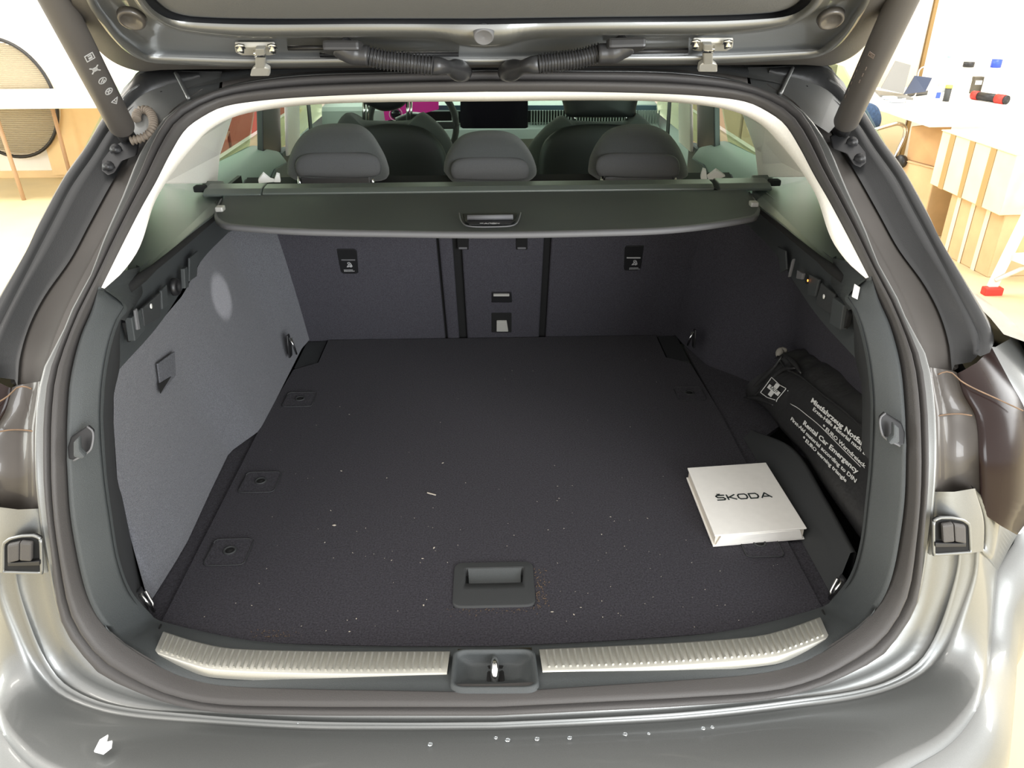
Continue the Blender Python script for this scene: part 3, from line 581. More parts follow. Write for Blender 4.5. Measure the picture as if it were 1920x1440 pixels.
prism('cabin_floor', [V(-.8, 2.05, .3), V(.8, 2.05, .3), V(.8, 4.2, .3), V(-.8, 4.2, .3)], (0, 0, -.02), m_black, car)

# ---- outer body: pillar gutters
Fr = [(1440, 158), (1493, 194), (1512, 222), (1532, 261), (1559, 317), (1595, 380), (1635, 449), (1689, 550), (1721, 626), (1738, 690)]
Gr = [(1440, 148), (1500, 176), (1540, 212), (1568, 260), (1590, 300), (1612, 336), (1649, 402), (1685, 467), (1732, 532), (1761, 586), (1779, 644), (1785, 697)]
Hr = [(1440, 138), (1530, 165), (1580, 200), (1609, 231), (1640, 278), (1679, 333), (1709, 389), (1747, 459), (1797, 553), (1830, 618), (1837, 645), (1832, 668)]
Or = [(1440, 127), (1546, 119), (1579, 156), (1612, 194), (1651, 258), (1690, 311), (1740, 400), (1761, 445), (1815, 535), (1858, 610), (1864, 640), (1857, 655)]
for sg in (1, -1):
    rr = [cr(Sl(Fr, .0), 50)+V(-.022, .03, 0), cr(Sl(Fr, -.002), 50), cr(Sl(Fr, .02), 50), cr(Sl(Gr, .055), 50), cr(Sl(Gr, .06), 50)*.75+cr(Sl(Hr, .03), 50)*.25]
    f_ = lambda L: [r*V(sg, 1, 1) for r in L]
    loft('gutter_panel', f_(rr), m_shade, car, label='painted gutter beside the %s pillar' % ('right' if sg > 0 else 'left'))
    g0, h0, o0 = cr(Sl(Gr, .045), 50), cr(Sl(Hr, .0), 50), cr(Sl(Or, .015), 50)
    loft('pillar_cover', f_([g0, g0*.75+h0*.25+V(0, .01, 0), g0*.3+h0*.7+V(0, -.004, 0), h0, h0*.93+o0*.07+V(0, .008, 0), h0*.86+o0*.14+V(0, -.004, 0), h0*.4+o0*.6+V(0, -.010, .004), o0, o0+V(.004, .02, 0), o0+V(.008, .12, -.004)]), m_pillar, car, label='black cover of the %s rear pillar' % ('right' if sg > 0 else 'left'))
    o1 = o0[12:]
    # side glass/roof side going forward from the pillar
    loft('body_side_upper', f_([o0+V(.008, .12, -.004), o0+V(.0, .5, .0)]), m_pillar, car)
# roof rear edge between seal and gate
aa = cr(Sl([(925, 134), (750, 138), (575, 143), (480, 154), (416, 168)], .0), 20); bb = cr(Sl([(925, 128), (750, 128), (575, 130), (480, 131), (416, 136)], .01), 20)
aa[0, 0] = bb[0, 0] = 0
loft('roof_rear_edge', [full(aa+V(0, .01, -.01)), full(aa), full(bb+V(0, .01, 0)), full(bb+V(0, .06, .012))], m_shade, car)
loft('roof_gutter_line', [full(aa*.5+bb*.5+V(0, -.004, .003)), full(aa*.3+bb*.7+V(0, -.004, .005)), full(aa*.1+bb*.9+V(0, .006, .003))], m_trimd, car)
for sg in (1, -1):     # paint gusset in the upper corner
    q = [S(u, v, .006) for u, v in ((340, 204), (300, 236), (262, 262), (228, 225), (215, 196), (232, 165), (262, 134), (330, 133), (416, 134), (410, 168))]
    q = q if sg > 0 else M(q); cq = np.mean(q, 0)
    loft('roof_corner', [np.array([cq+(p-cq)*s+V(0, .012*(1-s), .010*(1-s**2)) for p in q+[q[0]]]) for s in (1, .8, .55, .3, .02)], m_paint, car, label='painted roof corner above the %s strut' % ('left' if sg > 0 else 'right'))
    l = [S(u, v, -.004) for u, v in ((228, 190), (245, 172), (262, 160))]; l = l if sg > 0 else M(l)
    tube('pressed_crease', cr(l, 8), .003, m_paint, car, n=8)
    l = [S(u, v, -.004) for u, v in ((330, 137), (342, 160), (355, 186))]; l = l if sg > 0 else M(l)
    tube('pressed_crease', cr(l, 8), .004, m_paint, car, n=8)
# ---- corner panels behind the tail lamps
J0 = [(1738, 688), (1743, 730), (1748, 781), (1749, 850), (1749, 922), (1746, 968)]
J1 = [(1785, 695), (1797, 735), (1820, 779), (1826, 850), (1828, 916), (1829, 950)]
J2 = [(1860, 652), (1892, 712), (1925, 775), (1935, 850), (1935, 960), (1907, 1003)]
for sg in (1, -1):
    f_ = lambda L: [np.array(r)*V(sg, 1, 1) for r in L]; side = 'right' if sg > 0 else 'left'
    n = 24
    j0, j1, j2 = cr(Sl(J0, .0), n), cr(Sl(J1, .02), n), cr(Sl(J2, .015), n)
    jm = cr(Sl([((a[0]+b[0])/2, (a[1]+b[1])/2) for a, b in zip(J0, J1)], .035), n)
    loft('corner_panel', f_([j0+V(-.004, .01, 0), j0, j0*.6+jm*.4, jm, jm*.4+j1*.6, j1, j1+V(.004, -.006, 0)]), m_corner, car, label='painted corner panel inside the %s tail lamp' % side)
    k0 = max(1, int(n*.0))
    tl = loft('tail_lamp', f_([j1+V(.003, .002, 0), j1+V(.004, -.008, 0), j1*.85+j2*.15+V(0, -.012, 0), j1*.5+j2*.5+V(0, -.012, 0), j2, j2+V(.004, .012, 0)]), m_lamp, car, label='dark smoked %s tail lamp' % side)
    loft('body_corner', f_([j2+V(-.004, .006, 0), j2+V(.006, .002, 0), j2+V(.045, .03, .0), j2+V(.080, .09, 0), j2+V(.095, .20, 0), j2+V(.10, .45, 0)]), m_paint, car)
    for L in ([(1759, 702), (1772, 697), (1785, 699), (1800, 713), (1822, 726), (1870, 748), (1918, 770)], [(1752, 781), (1775, 777), (1800, 776), (1822, 779)]):
        tube('sealant_line', f_([cr(Sl(L, -.003 if len(L) > 5 else .012), 20)])[0], .0011, m_sealant, car, n=6)
    st_ = cr(Sl([(1790, 705), (1802, 740), (1818, 776)], .018), 8)
    # bracket with buffer housing
    b0 = cr(Sl([(1747, 922), (1746, 970), (1742, 1040)], -.002), 12); b1 = cr(Sl([(1826, 916), (1842, 975), (1843, 1034)], -.012), 12); b2 = cr(Sl([(1829, 916), (1848, 975), (1846, 1036)], .012), 12)
    loft('buffer_bracket', f_([b0+V(0, .012, 0), b0, b0*.5+b1*.5+V(0, -.004, 0), b1, b2]), m_paint, car, label='painted bracket around the %s buffer' % side)
    hs = [S(u, v, -.016) for u, v in ((1747, 972), (1757, 966), (1780, 966), (1800, 970), (1811, 978), (1814, 1028), (1747, 1032))]; hs = hs if sg > 0 else M(hs)
    hc = np.mean(hs, 0)
    bh = prism('buffer_housing', hs, (0, -.006, 0), m_hole, car, bev=.001, label='black buffer recess on the %s' % side)
    tube('housing_rim', cr([hc+(p-hc)*1.04+V(0, -.007, 0) for p in hs+[hs[0]]], 40, False), .0024, m_paint, bh, n=8)
    for q in ([(1762, 979), (1783, 976), (1785, 1010), (1764, 1012)], [(1784, 977), (1806, 981), (1807, 1014), (1786, 1010)]):
        q3 = [S(u, v, -.024) for u, v in q]; q3 = q3 if sg > 0 else M(q3); prism('rubber_block', q3, (0, -.008, 0), m_rubber, bh, bev=.003)
    q3 = [S(u, v, -.024) for u, v in ((1751, 1014), (1808, 1015), (1808, 1021), (1751, 1022))]; q3 = q3 if sg > 0 else M(q3); prism('buffer_foot', q3, (0, -.005, 0), m_black, bh, bev=.001)
# ---- bumper with channel around the opening (one closed mesh from corner to corner)
C2 = [(50, 1045), (60, 1110), (78, 1202), (102, 1260), (164, 1301), (246, 1325), (348, 1333), (560, 1340), (740, 1341), (925, 1342)]
C3 = [(36, 1045), (29, 1079), (49, 1153), (82, 1231), (123, 1284), (205, 1321), (369, 1340), (560, 1352), (740, 1355), (925, 1354)]
C3b = [(30, 1045), (25, 1082), (43, 1158), (75, 1237), (117, 1291), (203, 1327), (369, 1346), (560, 1358), (740, 1360), (925, 1360)]
C4 = [(-6, 1062), (0, 1112), (25, 1178), (61, 1251), (111, 1305), (205, 1340), (369, 1358), (560, 1370), (740, 1372), (925, 1371)]
Fb = [(93, 1045), (100, 1080), (113, 1137), (127, 1174), (152, 1210), (193, 1256), (287, 1297), (389, 1322), (560, 1330), (925, 1331)]
fb = cr(Sl(Fb, .0), 60)
c2 = cr(Sl(C2, .012), 60); c3 = cr(Sl(C3, .0), 60); c3b = cr(Sl(C3b, .006), 60); c4 = cr(Sl(C4, -.004), 60)
E_ = M([P(1871, 1071, 'y', .955), P(1864, 1140, 'y', .92), P(1858, 1218, 'y', .875), P(1838, 1316, 'z', .625), P(1789, 1388, 'z', .612), P(1717, 1434, 'z', .607)])+[V(-.46, .628, .605), V(-.3, .609, .602), V(-.15, .602, .60), V(0, .60, .60)]
e_ = cr(E_, 60)
for r in (fb, c2, c3, c3b, c4, e_): r[-1, 0] = 0
full2 = lambda h: np.vstack([h, (h*V(-1, 1, 1))[::-1][1:]])
on = np.stack([e_[:, 0], (e_[:, 1]-1.45), 0*e_[:, 0]], 1); on /= np.linalg.norm(on, axis=1)[:, None]
kk = np.clip(np.linspace(0, 8, 60), 0, 1)[:, None]
bump = [fb+V(0, .012, 0), fb+V(0, .004, .002), c2*.5+fb*.5, c2, c3+V(0, .002, -.002), c3, c3b, c3b*.5+c4*.5+V(0, 0, -.003), c4+V(0, .003, -.002), c4, c4*.85+e_*.15+kk*V(0, 0, .003), c4*.5+e_*.5+kk*V(0, 0, .007), c4*.15+e_*.85+kk*V(0, 0, .005), e_, e_+V(0, .004, -.01)]
bumper = loft('rear_bumper', [full2(r) for r in bump], m_paint, car, label='glossy graphite rear bumper below the opening')
EE = [V(-.900, 1.60, .97), V(-.890, 1.30, .96), V(-.868, 1.10, .94), M([P(1909, 1000, 'y', 1.0)])[0]]+E_
ee = cr(EE, 110); ee[-1, 0] = 0
tg = np.gradient(ee, axis=0); o2 = np.stack([tg[:, 1], -tg[:, 0], 0*tg[:, 0]], 1); o2 /= np.linalg.norm(o2, axis=1)[:, None]
o2 *= np.where(o2[:, 1:2] > .2, -1, 1)
if o2[-1, 1] > 0: o2 = -o2
for _ in range(12): o2[1:-1] = (o2[:-2]+o2[1:-1]*2+o2[2:])/4
o2 /= np.linalg.norm(o2, axis=1)[:, None]
ow = lambda a_, z_: ee+o2*a_+V(0, 0, -z_)
loft('bumper_skin', [full2(r) for r in (ee+V(0, .003, -.001), ow(.006, .002), ow(.030, .022), ow(.050, .06), ow(.064, .13), ow(.068, .22), ow(.055, .32), ow(.02, .37), ow(-.05, .38))], m_paint, car)
for sg in (1, -1):     # bumper shoulder rising to the tail lamp
    f_ = lambda L: [np.array(r)*V(sg, 1, 1) for r in L]; side = 'right' if sg > 0 else 'left'
    p0 = cr([S(1827, 916, 0), S(1848, 975, -.003), S(1846, 1034, -.004), c4[0]*V(-1, 1, 1)], 12); p1 = cr([P(1909, 1000, 'y', 1.0), P(1888, 1037, 'y', .977), e_[0]*V(-1, 1, 1)], 12)
    loft('bumper_shoulder', f_([p0+V(0, .01, 0), p0, p0*.5+p1*.5, p1, p1+V(0, .006, -.004)]), m_paint, car)
    Yc = [1.02, 1.08, 1.15, 1.3, 1.6, 2.2, 3.2, 4.3]
    rows = []
    for x, z in ((.79, 1.09), (.84, 1.072), (.875, 1.045), (.900, 1.00), (.915, .93), (.925, .80), (.93, .60), (.925, .45), (.91, .30)):
        rows.append(np.array([V(x-(.035 if y < 1.05 else .02 if y < 1.1 else .008 if y < 1.2 else 0)-.03*max(0, (y-3)), y, z) for y in Yc]))
    loft('body_side', f_(rows), m_paint, car, label='graphite flank of the car on the %s' % side)
# water droplets, white mark on bumper
def on_bump(u, v):
    zz = .606; return P(u, v, 'z', zz)
pcs = []
for u, v, r in ((930, 1388, .0035), (952, 1392, .0045), (1007, 1390, .0045), (1068, 1388, .0042), (807, 1400, .0045), (1172, 1381, .0042), (1216, 1380, .003), (1318, 1370, .004), (1335, 1368, .0035), (560, 1360, .002), (1210, 1331, .003)):
    p = on_bump(u, v); p[2] = .611; pcs.append(lathe_vf(p, [(0, 0), (r*.8, 0), (r*.6, .0007), (0, .0009)], 12))
mk('water_drops', *join_pieces(pcs), glass_mat('water', (.9, .93, .95), .35), car, kind='stuff')
p = P(198, 1396, 'z', .614)
prism('white_chip', [p+V(x, y, 0) for x, y in ((-.010, -.012), (.004, -.016), (.011, -.006), (.008, .004), (.001, .002), (-.002, .014), (-.010, .006))], (0, 0, .003), mat('white_chip', (.95, .95, .93), .5), bumper, label='small white chip on the left of the bumper')

# ================================================================== TAILGATE
gz = lambda y: 1.430+.34*(1.42-y)
def G(u, v, off=0):      # underside plane of the raised tailgate
    return PP(u, v, (0, 1.42, 1.430-off), nrm((0, .34, 1)))
gate = empty('tailgate', (0, 1.42, 1.43)); gate.parent = car; gate.location = V(0, 1.42, 1.43)-WL[car]; gate['label'] = 'raised tailgate seen from below at the top'
L0 = [(906, 127), (700, 127), (480, 129), (305, 131), (264, 134), (230, 125), (200, 108), (172, 80), (150, 47), (135, 5), (118, -60), (100, -160)]
L1 = [(906, 122), (700, 123), (480, 126), (292, 119), (264, 112), (236, 96), (211, 72), (189, 44), (167, 11), (155, -20), (138, -70), (120, -160)]
L2 = [(906, 111), (700, 110), (480, 111), (306, 106), (278, 104), (250, 86), (222, 64), (200, 36), (178, 6), (168, -30), (152, -80), (136, -160)]
L3a = [(906, 97), (700, 96), (480, 96), (330, 92), (290, 84), (262, 66), (236, 40), (214, 8), (200, -25), (190, -50), (176, -90), (160, -160)]
L3 = [(906, 90), (868, 86), (838, 74), (800, 70), (600, 70), (480, 71), (400, 66), (330, 56), (290, 38), (262, 15), (242, -20), (230, -60), (216, -100), (200, -160)]
L4 = [(906, 46), (700, 45), (480, 46), (361, 42), (320, 36), (290, 20), (268, -6), (252, -40), (240, -90), (228, -160)]
L5 = [(906, 36), (700, 36), (480, 36), (361, 32), (325, 24), (300, 8), (282, -14), (268, -46), (256, -90), (244, -160)]
def grow(L, off): 
    r = cr([G(u, v, off) for u, v in L], 80); r[0, 0] = 0; return full(r)
gr = [grow(L0, -.04), grow(L0, -.01), grow(L0, .004), grow(L1, .010)]
loft('gate_outer_edge', gr, m_rubber, gate, label='dark rubber lower edge of the tailgate')
loft('gate_frame', [grow(L1, .006), grow(L1, .014), grow(L2, .014), grow(L2, .004), grow(L3a, .0), grow(L3, .002), grow(L3, .022), grow(L4, .030), grow(L4, .018)], m_paint, gate, label='glossy painted inner frame of the tailgate')
loft('gate_glass_gap', [grow(L4, .022), grow(L5, .016), grow(L5, .02)], m_black, gate)
gl = [grow(L5, .018), grow([(906, 31), (700, 31), (480, 31), (365, 27), (333, 17), (312, 0), (295, -22), (281, -52), (270, -92), (260, -160)], .024)]
cen = [np.array([[p[0]*.6, p[1]*.4+.75*.6, 1.430+.34*(1.42-(p[1]*.4+.75*.6))-.02] for p in gl[1]])]
loft('gate_lining', gl+[np.array([[p[0]*.55, min(p[1], 1.0), gz(min(p[1], 1.0))-.022] for p in gl[1]])], mat('gate_lining', (.125, .13, .137), .75, bump=.2), gate, label='grey lining of the tailgate at the top edge')
bp_ = lathe('rubber_bump_stop', G(907, 68, .036), [(.0145, -.012), (.0135, .001), (.0118, .003), (.0112, .0022), (.0045, .003), (.0015, .001), (0, .001)], m_coverl, gate, n=32, axis=(0, -.8, -.6), label='round grey rubber stop in the middle of the tailgate')
for u, v, r in ((247, 36, .017), (1558, 36, .017)):
    o_ = G(u, v, .016); lathe('rubber_plug', o_, [(r*1.1, -.004), (r, .003), (r*.8, .0045), (r*.75, .003), (0, .003)], m_shade, gate, n=24, axis=(0, -.7, -.7))
# frame ledges (pressings) on the gate
for L, m_ in (([(600, 103), (860, 102)], m_black), ([(540, 90), (620, 89)], m_black), ([(1130, 98), (1290, 95)], m_black)):
    tube('pressed_slot', [G(u, v, .004) for u, v in L], .004, m_, gate, n=8)
# hinges
for u, s in ((487, 1), (1328, -1)):
    top, dv_ = (84, 0) if s > 0 else (76, 0); k = 0 if s > 0 else -8
    h = prism('gate_hinge', [G(u-s*47, 78+k, .004), G(u+s*28, 78+k, .004), G(u+s*28, 92+k, .004), G(u+s*18, 94+k, .004), G(u-s*36, 94+k, .004), G(u-s*47, 88+k, .004)], (0, 0, -.008), m_zinc, gate, bev=.002, label='metal %s hinge of the tailgate' % ('left' if s > 0 else 'right'))
    for du in (-36, 24): lathe('hinge_bolt', G(u+s*du, 86+k, .012), [(.008, 0), (.008, .003), (.0055, .003), (.0055, .010), (0, .010)], m_chrome, h, n=6, axis=(0, -.6, -1))
    y_ = 1.345
    prism('hinge_arm', [G(u-9, 92+k, .018), G(u+9, 92+k, .018), P(u+9, 130+k, 'y', y_+.01), P(u-9, 130+k, 'y', y_+.01)], (0, .012, .004), m_zinc, h, bev=.002)
    prism('hinge_foot', [P(u-9, 124+k, 'y', y_+.005), P(u+9, 124+k, 'y', y_+.005), P(u+18, 131+k, 'y', y_+.005), P(u+18, 143+k, 'y', y_+.03), P(u-19, 143+k, 'y', y_+.03), P(u-16, 131+k, 'y', y_+.005)], (0, .014, .004), m_zinc, h, bev=.003)
    tube('hinge_pin', [G(u-10, 100+k, .016), G(u+10, 100+k, .016)], .006, m_chrome, h, n=10)
# wiring hoses
def hose(mount, pts, neck, lab):
    y_ = 1.27
    q = [G(u, v, .012) for u, v in mount]; h = prism('wiring_hose', q, (0, -.004, -.014), m_hosem, gate, bev=.004, label=lab)
    tube('hose_neck', cr([P(u, v, 'y', y_-.01) for u, v in neck], 14), [.017]*4+[.016]*5+[.0145]*5, m_hosem, h, n=14)
    c = cr([P(u, v, 'y', y_) for u, v in pts], 120); r = [.0122+.0034*max(0, math.sin(2*math.pi*i/5.8)) for i in range(120)]
    tube('corrugated_sleeve', c, r, m_hosem, h, n=16)
    return h
h1 = hose([(604, 74), (672, 74), (682, 79), (682, 86), (622, 86), (606, 82)], [(682, 103), (720, 112), (770, 118), (812, 124)], [(636, 84), (652, 96), (668, 102), (690, 104)], 'left corrugated wiring hose at the top of the opening')
tube('hose_end', cr([P(u, v, 'y', yy) for (u, v), yy in zip(((808, 123), (828, 124), (845, 127), (870, 136)), (1.27, 1.28, 1.31, 1.37))], 10), [.0135, .013, .011, .010, .011, .014, .016, .017, .016, .014], m_hosem, h1, n=14)
h2 = hose([(1212, 68), (1142, 70), (1136, 75), (1138, 81), (1196, 80), (1208, 76)], [(1126, 99), (1085, 110), (1045, 116), (1010, 120)], [(1178, 80), (1160, 93), (1148, 99), (1122, 101)], 'right corrugated wiring hose at the top of the opening')
tube('hose_end', cr([P(u, v, 'y', yy) for (u, v), yy in zip(((1014, 120), (994, 122), (975, 127), (948, 136)), (1.27, 1.28, 1.31, 1.37))], 10), [.0135, .013, .011, .010, .011, .014, .016, .017, .016, .014], m_hosem, h2, n=14)
# struts
def strut(bot, top, lab, marks):
    b, t = V(*bot), V(*top); d = nrm(t-b); tt = b+d*.62
    s = tube('tailgate_strut', [b+d*.03, b+d*.035, tt], [.019, .0205, .0205], mat('strut_black', (.072, .066, .062), .48), car, n=28, label=lab)
    tube('strut_collar', [b+d*.005, b+d*.031], .014, m_black, s, n=16)
    bb = lathe('ball_joint', b+V(0, 0, 0), [(0, -.012), (.012, -.008), (.015, 0), (.012, .008), (0, .012)], m_black, s, n=16)
    return s, b, d
s1, b1_, d1_ = strut(P(238, 256, 'y', 1.38), P(105, 0, 'y', 1.12), 'left black gas strut printed with small white symbols', 1)
s2, b2_, d2_ = strut(P(1578, 246, 'y', 1.38), P(1692, 0, 'y', 1.12), 'right black gas strut with faint small print', 2)
def strut_frame(b, d, u, v, R_=.0208):
    # point on strut surface facing the viewer at pixel
    r = ray(u, v); r = r/np.linalg.norm(r); w0 = CAM-b; A = np.dot(r, r)-np.dot(r, d)**2; B = np.dot(w0, r)-np.dot(w0, d)*np.dot(r, d); Cc = np.dot(w0, w0)-np.dot(w0, d)**2-R_**2
    disc = max(B*B-A*Cc, 0); t = (-B-math.sqrt(disc))/A; p = CAM+r*t; ax = b+d*np.dot(p-b, d); en = nrm(p-ax); ex = nrm(np.cross(d, en)); return p, ex, en
for (u, v), lines, wd in (((168, 107), [[(-.006, -.006), (.006, -.006), (.006, .006), (-.006, .006), (-.006, -.006)], [(-.002, -.001), (.003, -.001), (.003, .003), (-.002, .003)], [(-.002, -.003), (.003, -.003)]], .0014),
                          ((178, 130), [[(-.006, -.006), (.006, .006)], [(-.006, .006), (.006, -.006)], [(-.003, -.003), (-.003, .003), (.003, .003), (.003, -.003), (-.003, -.003)]], .0018),
                          ((192, 151), [circ(0, 0, .006), [(-.003, -.002), (.002, .003)], [(0, -.004), (.003, -.001)]], .0014),
                          ((204, 171), [circ(0, 0, .006), [(-.003, .002), (.003, -.001)], [(-.002, -.003), (.002, .003)]], .0016),
                          ((216, 190), [[(-.006, .005), (.006, .005), (0, -.006), (-.006, .005)], [(0, .003), (0, -.001)]], .0014)):
    p, ex, en = strut_frame(b1_, d1_, u, v); strokes('warning_symbol', lines, wd, p, -ex if False else ex, d1_, en, m_printd, s1)
p, ex, en = strut_frame(b2_, d2_, 1634, 103); strokes('printed_square', [[(-.004, -.004), (.004, -.004), (.004, .004), (-.004, .004), (-.004, -.004)], [(-.002, -.003), (.002, .003)], [(-.002, .002), (.002, -.002)]], .0016, p, ex, d2_, en, mat('faint_print', (.2, .16, .14), .6), s2)
mfp = D.materials['faint_print']
for i, (u, v) in enumerate(((1612, 120), (1607, 132), (1602, 143), (1597, 155), (1592, 167), (1586, 180), (1624, 128), (1618, 140), (1612, 152))):
    p, ex, en = strut_frame(b2_, d2_, u, v); strokes('printed_mark', [[(0, -.004), (0, .003)]], .0012, p, ex, d2_, en, mfp, s2)
# strut brackets and cable loop
for sg in (1, -1):
    px = [(225, 268), (243, 258), (262, 268), (258, 290), (232, 300), (218, 322), (206, 327), (194, 318), (194, 300), (206, 284)]
    q = [S(u, v, .020) for u, v in px]; q = q if sg > 0 else M(q)
    br = prism('strut_bracket', q, (0, -.008, 0), m_black, car, bev=.003, label='black bracket at the foot of the %s strut' % ('left' if sg > 0 else 'right'))
    for u, v in ((218, 281), (204, 313)):
        c_ = S(u, v, .010); c_ = c_ if sg > 0 else M([c_])[0]; lathe('bolt', c_, [(.010, 0), (.010, .003), (.006, .004), (.005, .009), (0, .009)], m_black, br, n=12, axis=(0, -1, .3))
lc = cr([S(u, v, -.01) for u, v in ((256, 224), (257, 213), (266, 206), (279, 209), (287, 223), (287, 240), (279, 252), (266, 259), (254, 262), (246, 264))], 110)
tube('cable_loop', lc, [.0066+.0016*math.sin(i*1.35) for i in range(110)], mat('brown_hose', (.16, .13, .10), .7), car, n=12, label='brownish corrugated cable loop beside the left strut')

# ================================================================== LUGGAGE COVER
cov = empty('luggage_cover', (0, 1.73, 1.14), 'dark retractable luggage cover drawn across the boot with a pull handle', 'cover')
zc = 1.13
edge = [(418, 362), (412, 378), (404, 396), (403, 410), (414, 420), (430, 425), (560, 434), (740, 438), (915, 440), (1100, 437), (1270, 430), (1410, 410), (1423, 400), (1424, 390), (1413, 372), (1405, 358)]
ed = cr([P(u, v, 'z', zc) for u, v in edge], 90)
rear = np.stack([ed[:, 0]*.985, np.full(90, 1.705), np.full(90, zc+.006)], 1)
cc = (ed+rear)/2
loft('cover_sheet', [ed*.12+rear*.88 if False else rear, rear*.6+ed*.4+V(0, 0, -.003), rear*.25+ed*.75+V(0, 0, -.004), rear*.05+ed*.95, ed], m_cover, cov)
rim_pts = ed[4:-4]
loft('cover_rim', [rim_pts+V(0, .016, .0015), rim_pts+V(0, .002, .003), rim_pts+V(0, -.002, 0), rim_pts+V(0, -.001, -.007), rim_pts+V(0, .012, -.009)], m_coverl, cov)
for u, v in ((413, 391), (1413, 382)):
    c_ = P(u, v, 'z', zc+.012); box('guide_peg', c_, (.016, .020, .010), m_zinc, cov, bev=.003)
ha = P(868, 402, 'z', zc+.004); hb = P(975, 402, 'z', zc+.004)
hd = tube('pull_handle', cr([P(u, v, 'z', zc+.005) for u, v in ((861, 400), (864, 412), (872, 422), (885, 425), (918, 425.5), (955, 424), (967, 420), (973, 410), (976, 399))], 40), .0014, m_coverl, cov, n=8, label='thin grey outline of the pull handle')
prism('grip_recess', [P(u, v, 'z', zc+.001) for u, v in ((868, 402), (970, 401), (966, 416), (958, 421), (880, 422), (872, 416))], (0, 0, .002), m_black, hd)
tube('grip_bar', [P(876, 408, 'z', zc+.008), P(962, 407, 'z', zc+.008)], .0052, m_coverl, hd, n=12)
for i, u in enumerate((903, 911, 918, 925.5, 933)):
    o_ = P(u, 419, 'z', zc+.0045); L = [[(-.003, 0), (.003, .001)], [(-.003, -.003), (0, .003), (.003, -.003), (-.002, 0)], [(-.002, -.003), (-.002, .003), (.003, .003), (.001, 0), (.003, -.003)], [(-.003, .003), (.003, .003), (.003, -.003), (-.003, -.003), (-.003, .003)], [(-.003, -.003), (-.003, .003), (.003, -.003), (.003, .003)]][i]
    strokes('handle_lettering', [L], .0013, o_, (1, 0, 0), (0, 1, 0), (0, 0, 1), m_printd, hd)
cas = [V(0, 1.712, 1.134), V(0, 1.711, 1.139), V(0, 1.726, 1.146), V(0, 1.765, 1.147), V(0, 1.775, 1.138), V(0, 1.765, 1.128)]
prism('cassette', [p+V(-.50, 0, 0) for p in cas], (1.0, 0, 0), m_shelf, cov, bev=.004)
for s, (u0, u1) in ((-1, (377, 487)), (1, (1350, 1448))):
    x0, x1 = P(u0, 348, 'y', 1.71)[0], P(u1, 348, 'y', 1.71)[0]; c2_ = V(0, 1.742, 1.141)
    ce = prism('cassette_end', [c2_+(p-c2_)*1.16+V(x0, 0, 0) for p in cas], (x1-x0, 0, 0), m_shelf, cov, bev=.004)
    xo = x0 if s < 0 else x1
    box('cassette_pin', (xo+s*.012, 1.735, 1.145), (.026, .022, .014), m_hole, ce, bev=.004)
# white paper scraps behind the cover
def paper(name, px, y, lab, grp):
    q = [P(u, v, 'y', y) for u, v in px]; prism(name, q, (0, .006, .004), m_print, bev=.001, label=lab, cat='paper', group=grp)
for i, (px, lab) in enumerate((([(484, 338), (493, 326), (506, 337), (520, 341), (485, 344)], 'white paper label behind the left end of the luggage cover, larger one'),
               ([(514, 338), (518, 327), (524, 329), (526, 342), (514, 342)], 'small white paper label beside the left rear headrest'),
               ([(1326, 332), (1343, 319), (1360, 331), (1348, 336), (1328, 337)], 'white paper label behind the right end of the luggage cover, larger one'),
               ([(1314, 331), (1318, 318), (1324, 320), (1326, 336), (1314, 336)], 'small white paper label beside the right rear headrest'))):
    paper('paper_label', px, 1.83, lab, 'white paper labels behind the cover')

# ================================================================== BOOT FLOOR PANEL
bf = empty('boot_floor_panel', (0, 1.45, .64), 'dark carpeted boot floor panel with a recessed handle, littered with crumbs', 'floor panel')
fe = [P(u, v, 'z', .640) for u, v in ((303, 1166), (350, 1184), (420, 1197), (480, 1203), (560, 1207), (740, 1211), (925, 1211))]
fe = cr(fe, 24); fe[-1, 0] = 0; front = np.vstack([fe, (fe*V(-1, 1, 1))[::-1][1:]])
poly = [V(*p) for p in front]+[V(.538, 1.58, .64), V(.528, 1.84, .64), V(.47, 1.88, .64), V(.47, 2.025, .64), V(-.47, 2.025, .64), V(-.47, 1.88, .64), V(-.528, 1.84, .64), V(-.538, 1.58, .64)]
hx0, hx1, hy0, hy1 = -.068, .066, .955, 1.060
# panel built as strips around the handle opening
def strip(pl): return prism_vf([V(p[0], p[1], .640) for p in pl], (0, 0, -.018))
fl_ = [p for p in front if p[0] <= hx0]; fm = [p for p in front if hx0 < p[0] < hx1]; frr = [p for p in front if p[0] >= hx1]
yl = np.interp(hx0, front[:, 0], front[:, 1]); yr = np.interp(hx1, front[:, 0], front[:, 1])
back = [V(.538, 1.58, 0), V(.528, 1.84, 0), V(.47, 1.88, 0), V(.47, 2.025, 0)]
pc = [strip(fl_+[V(hx0, yl, 0), V(hx0, 2.025, 0), V(-.47, 2.025, 0), V(-.47, 1.88, 0), V(-.528, 1.84, 0), V(-.538, 1.58, 0)]),
      strip([V(hx1, yr, 0)]+frr+back+[V(hx1, 2.025, 0)]),
      strip([V(hx0, yl, 0)]+fm+[V(hx1, yr, 0), V(hx1, hy0, 0), V(hx0, hy0, 0)]), strip([V(hx0, hy1, 0), V(hx1, hy1, 0), V(hx1, 2.025, 0), V(hx0, 2.025, 0)])]
mk('carpet_panel', *join_pieces(pc), m_carpf, bf, smooth=False)
for s in (-1, 1): prism('corner_flap', [V(s*.475, 1.885, .636), V(s*.53, 1.86, .636), V(s*.53, 2.025, .636), V(s*.475, 2.025, .636)], (0, 0, -.012), m_trimd, bf, label='dark plastic corner piece at the far %s' % ('left' if s < 0 else 'right'))
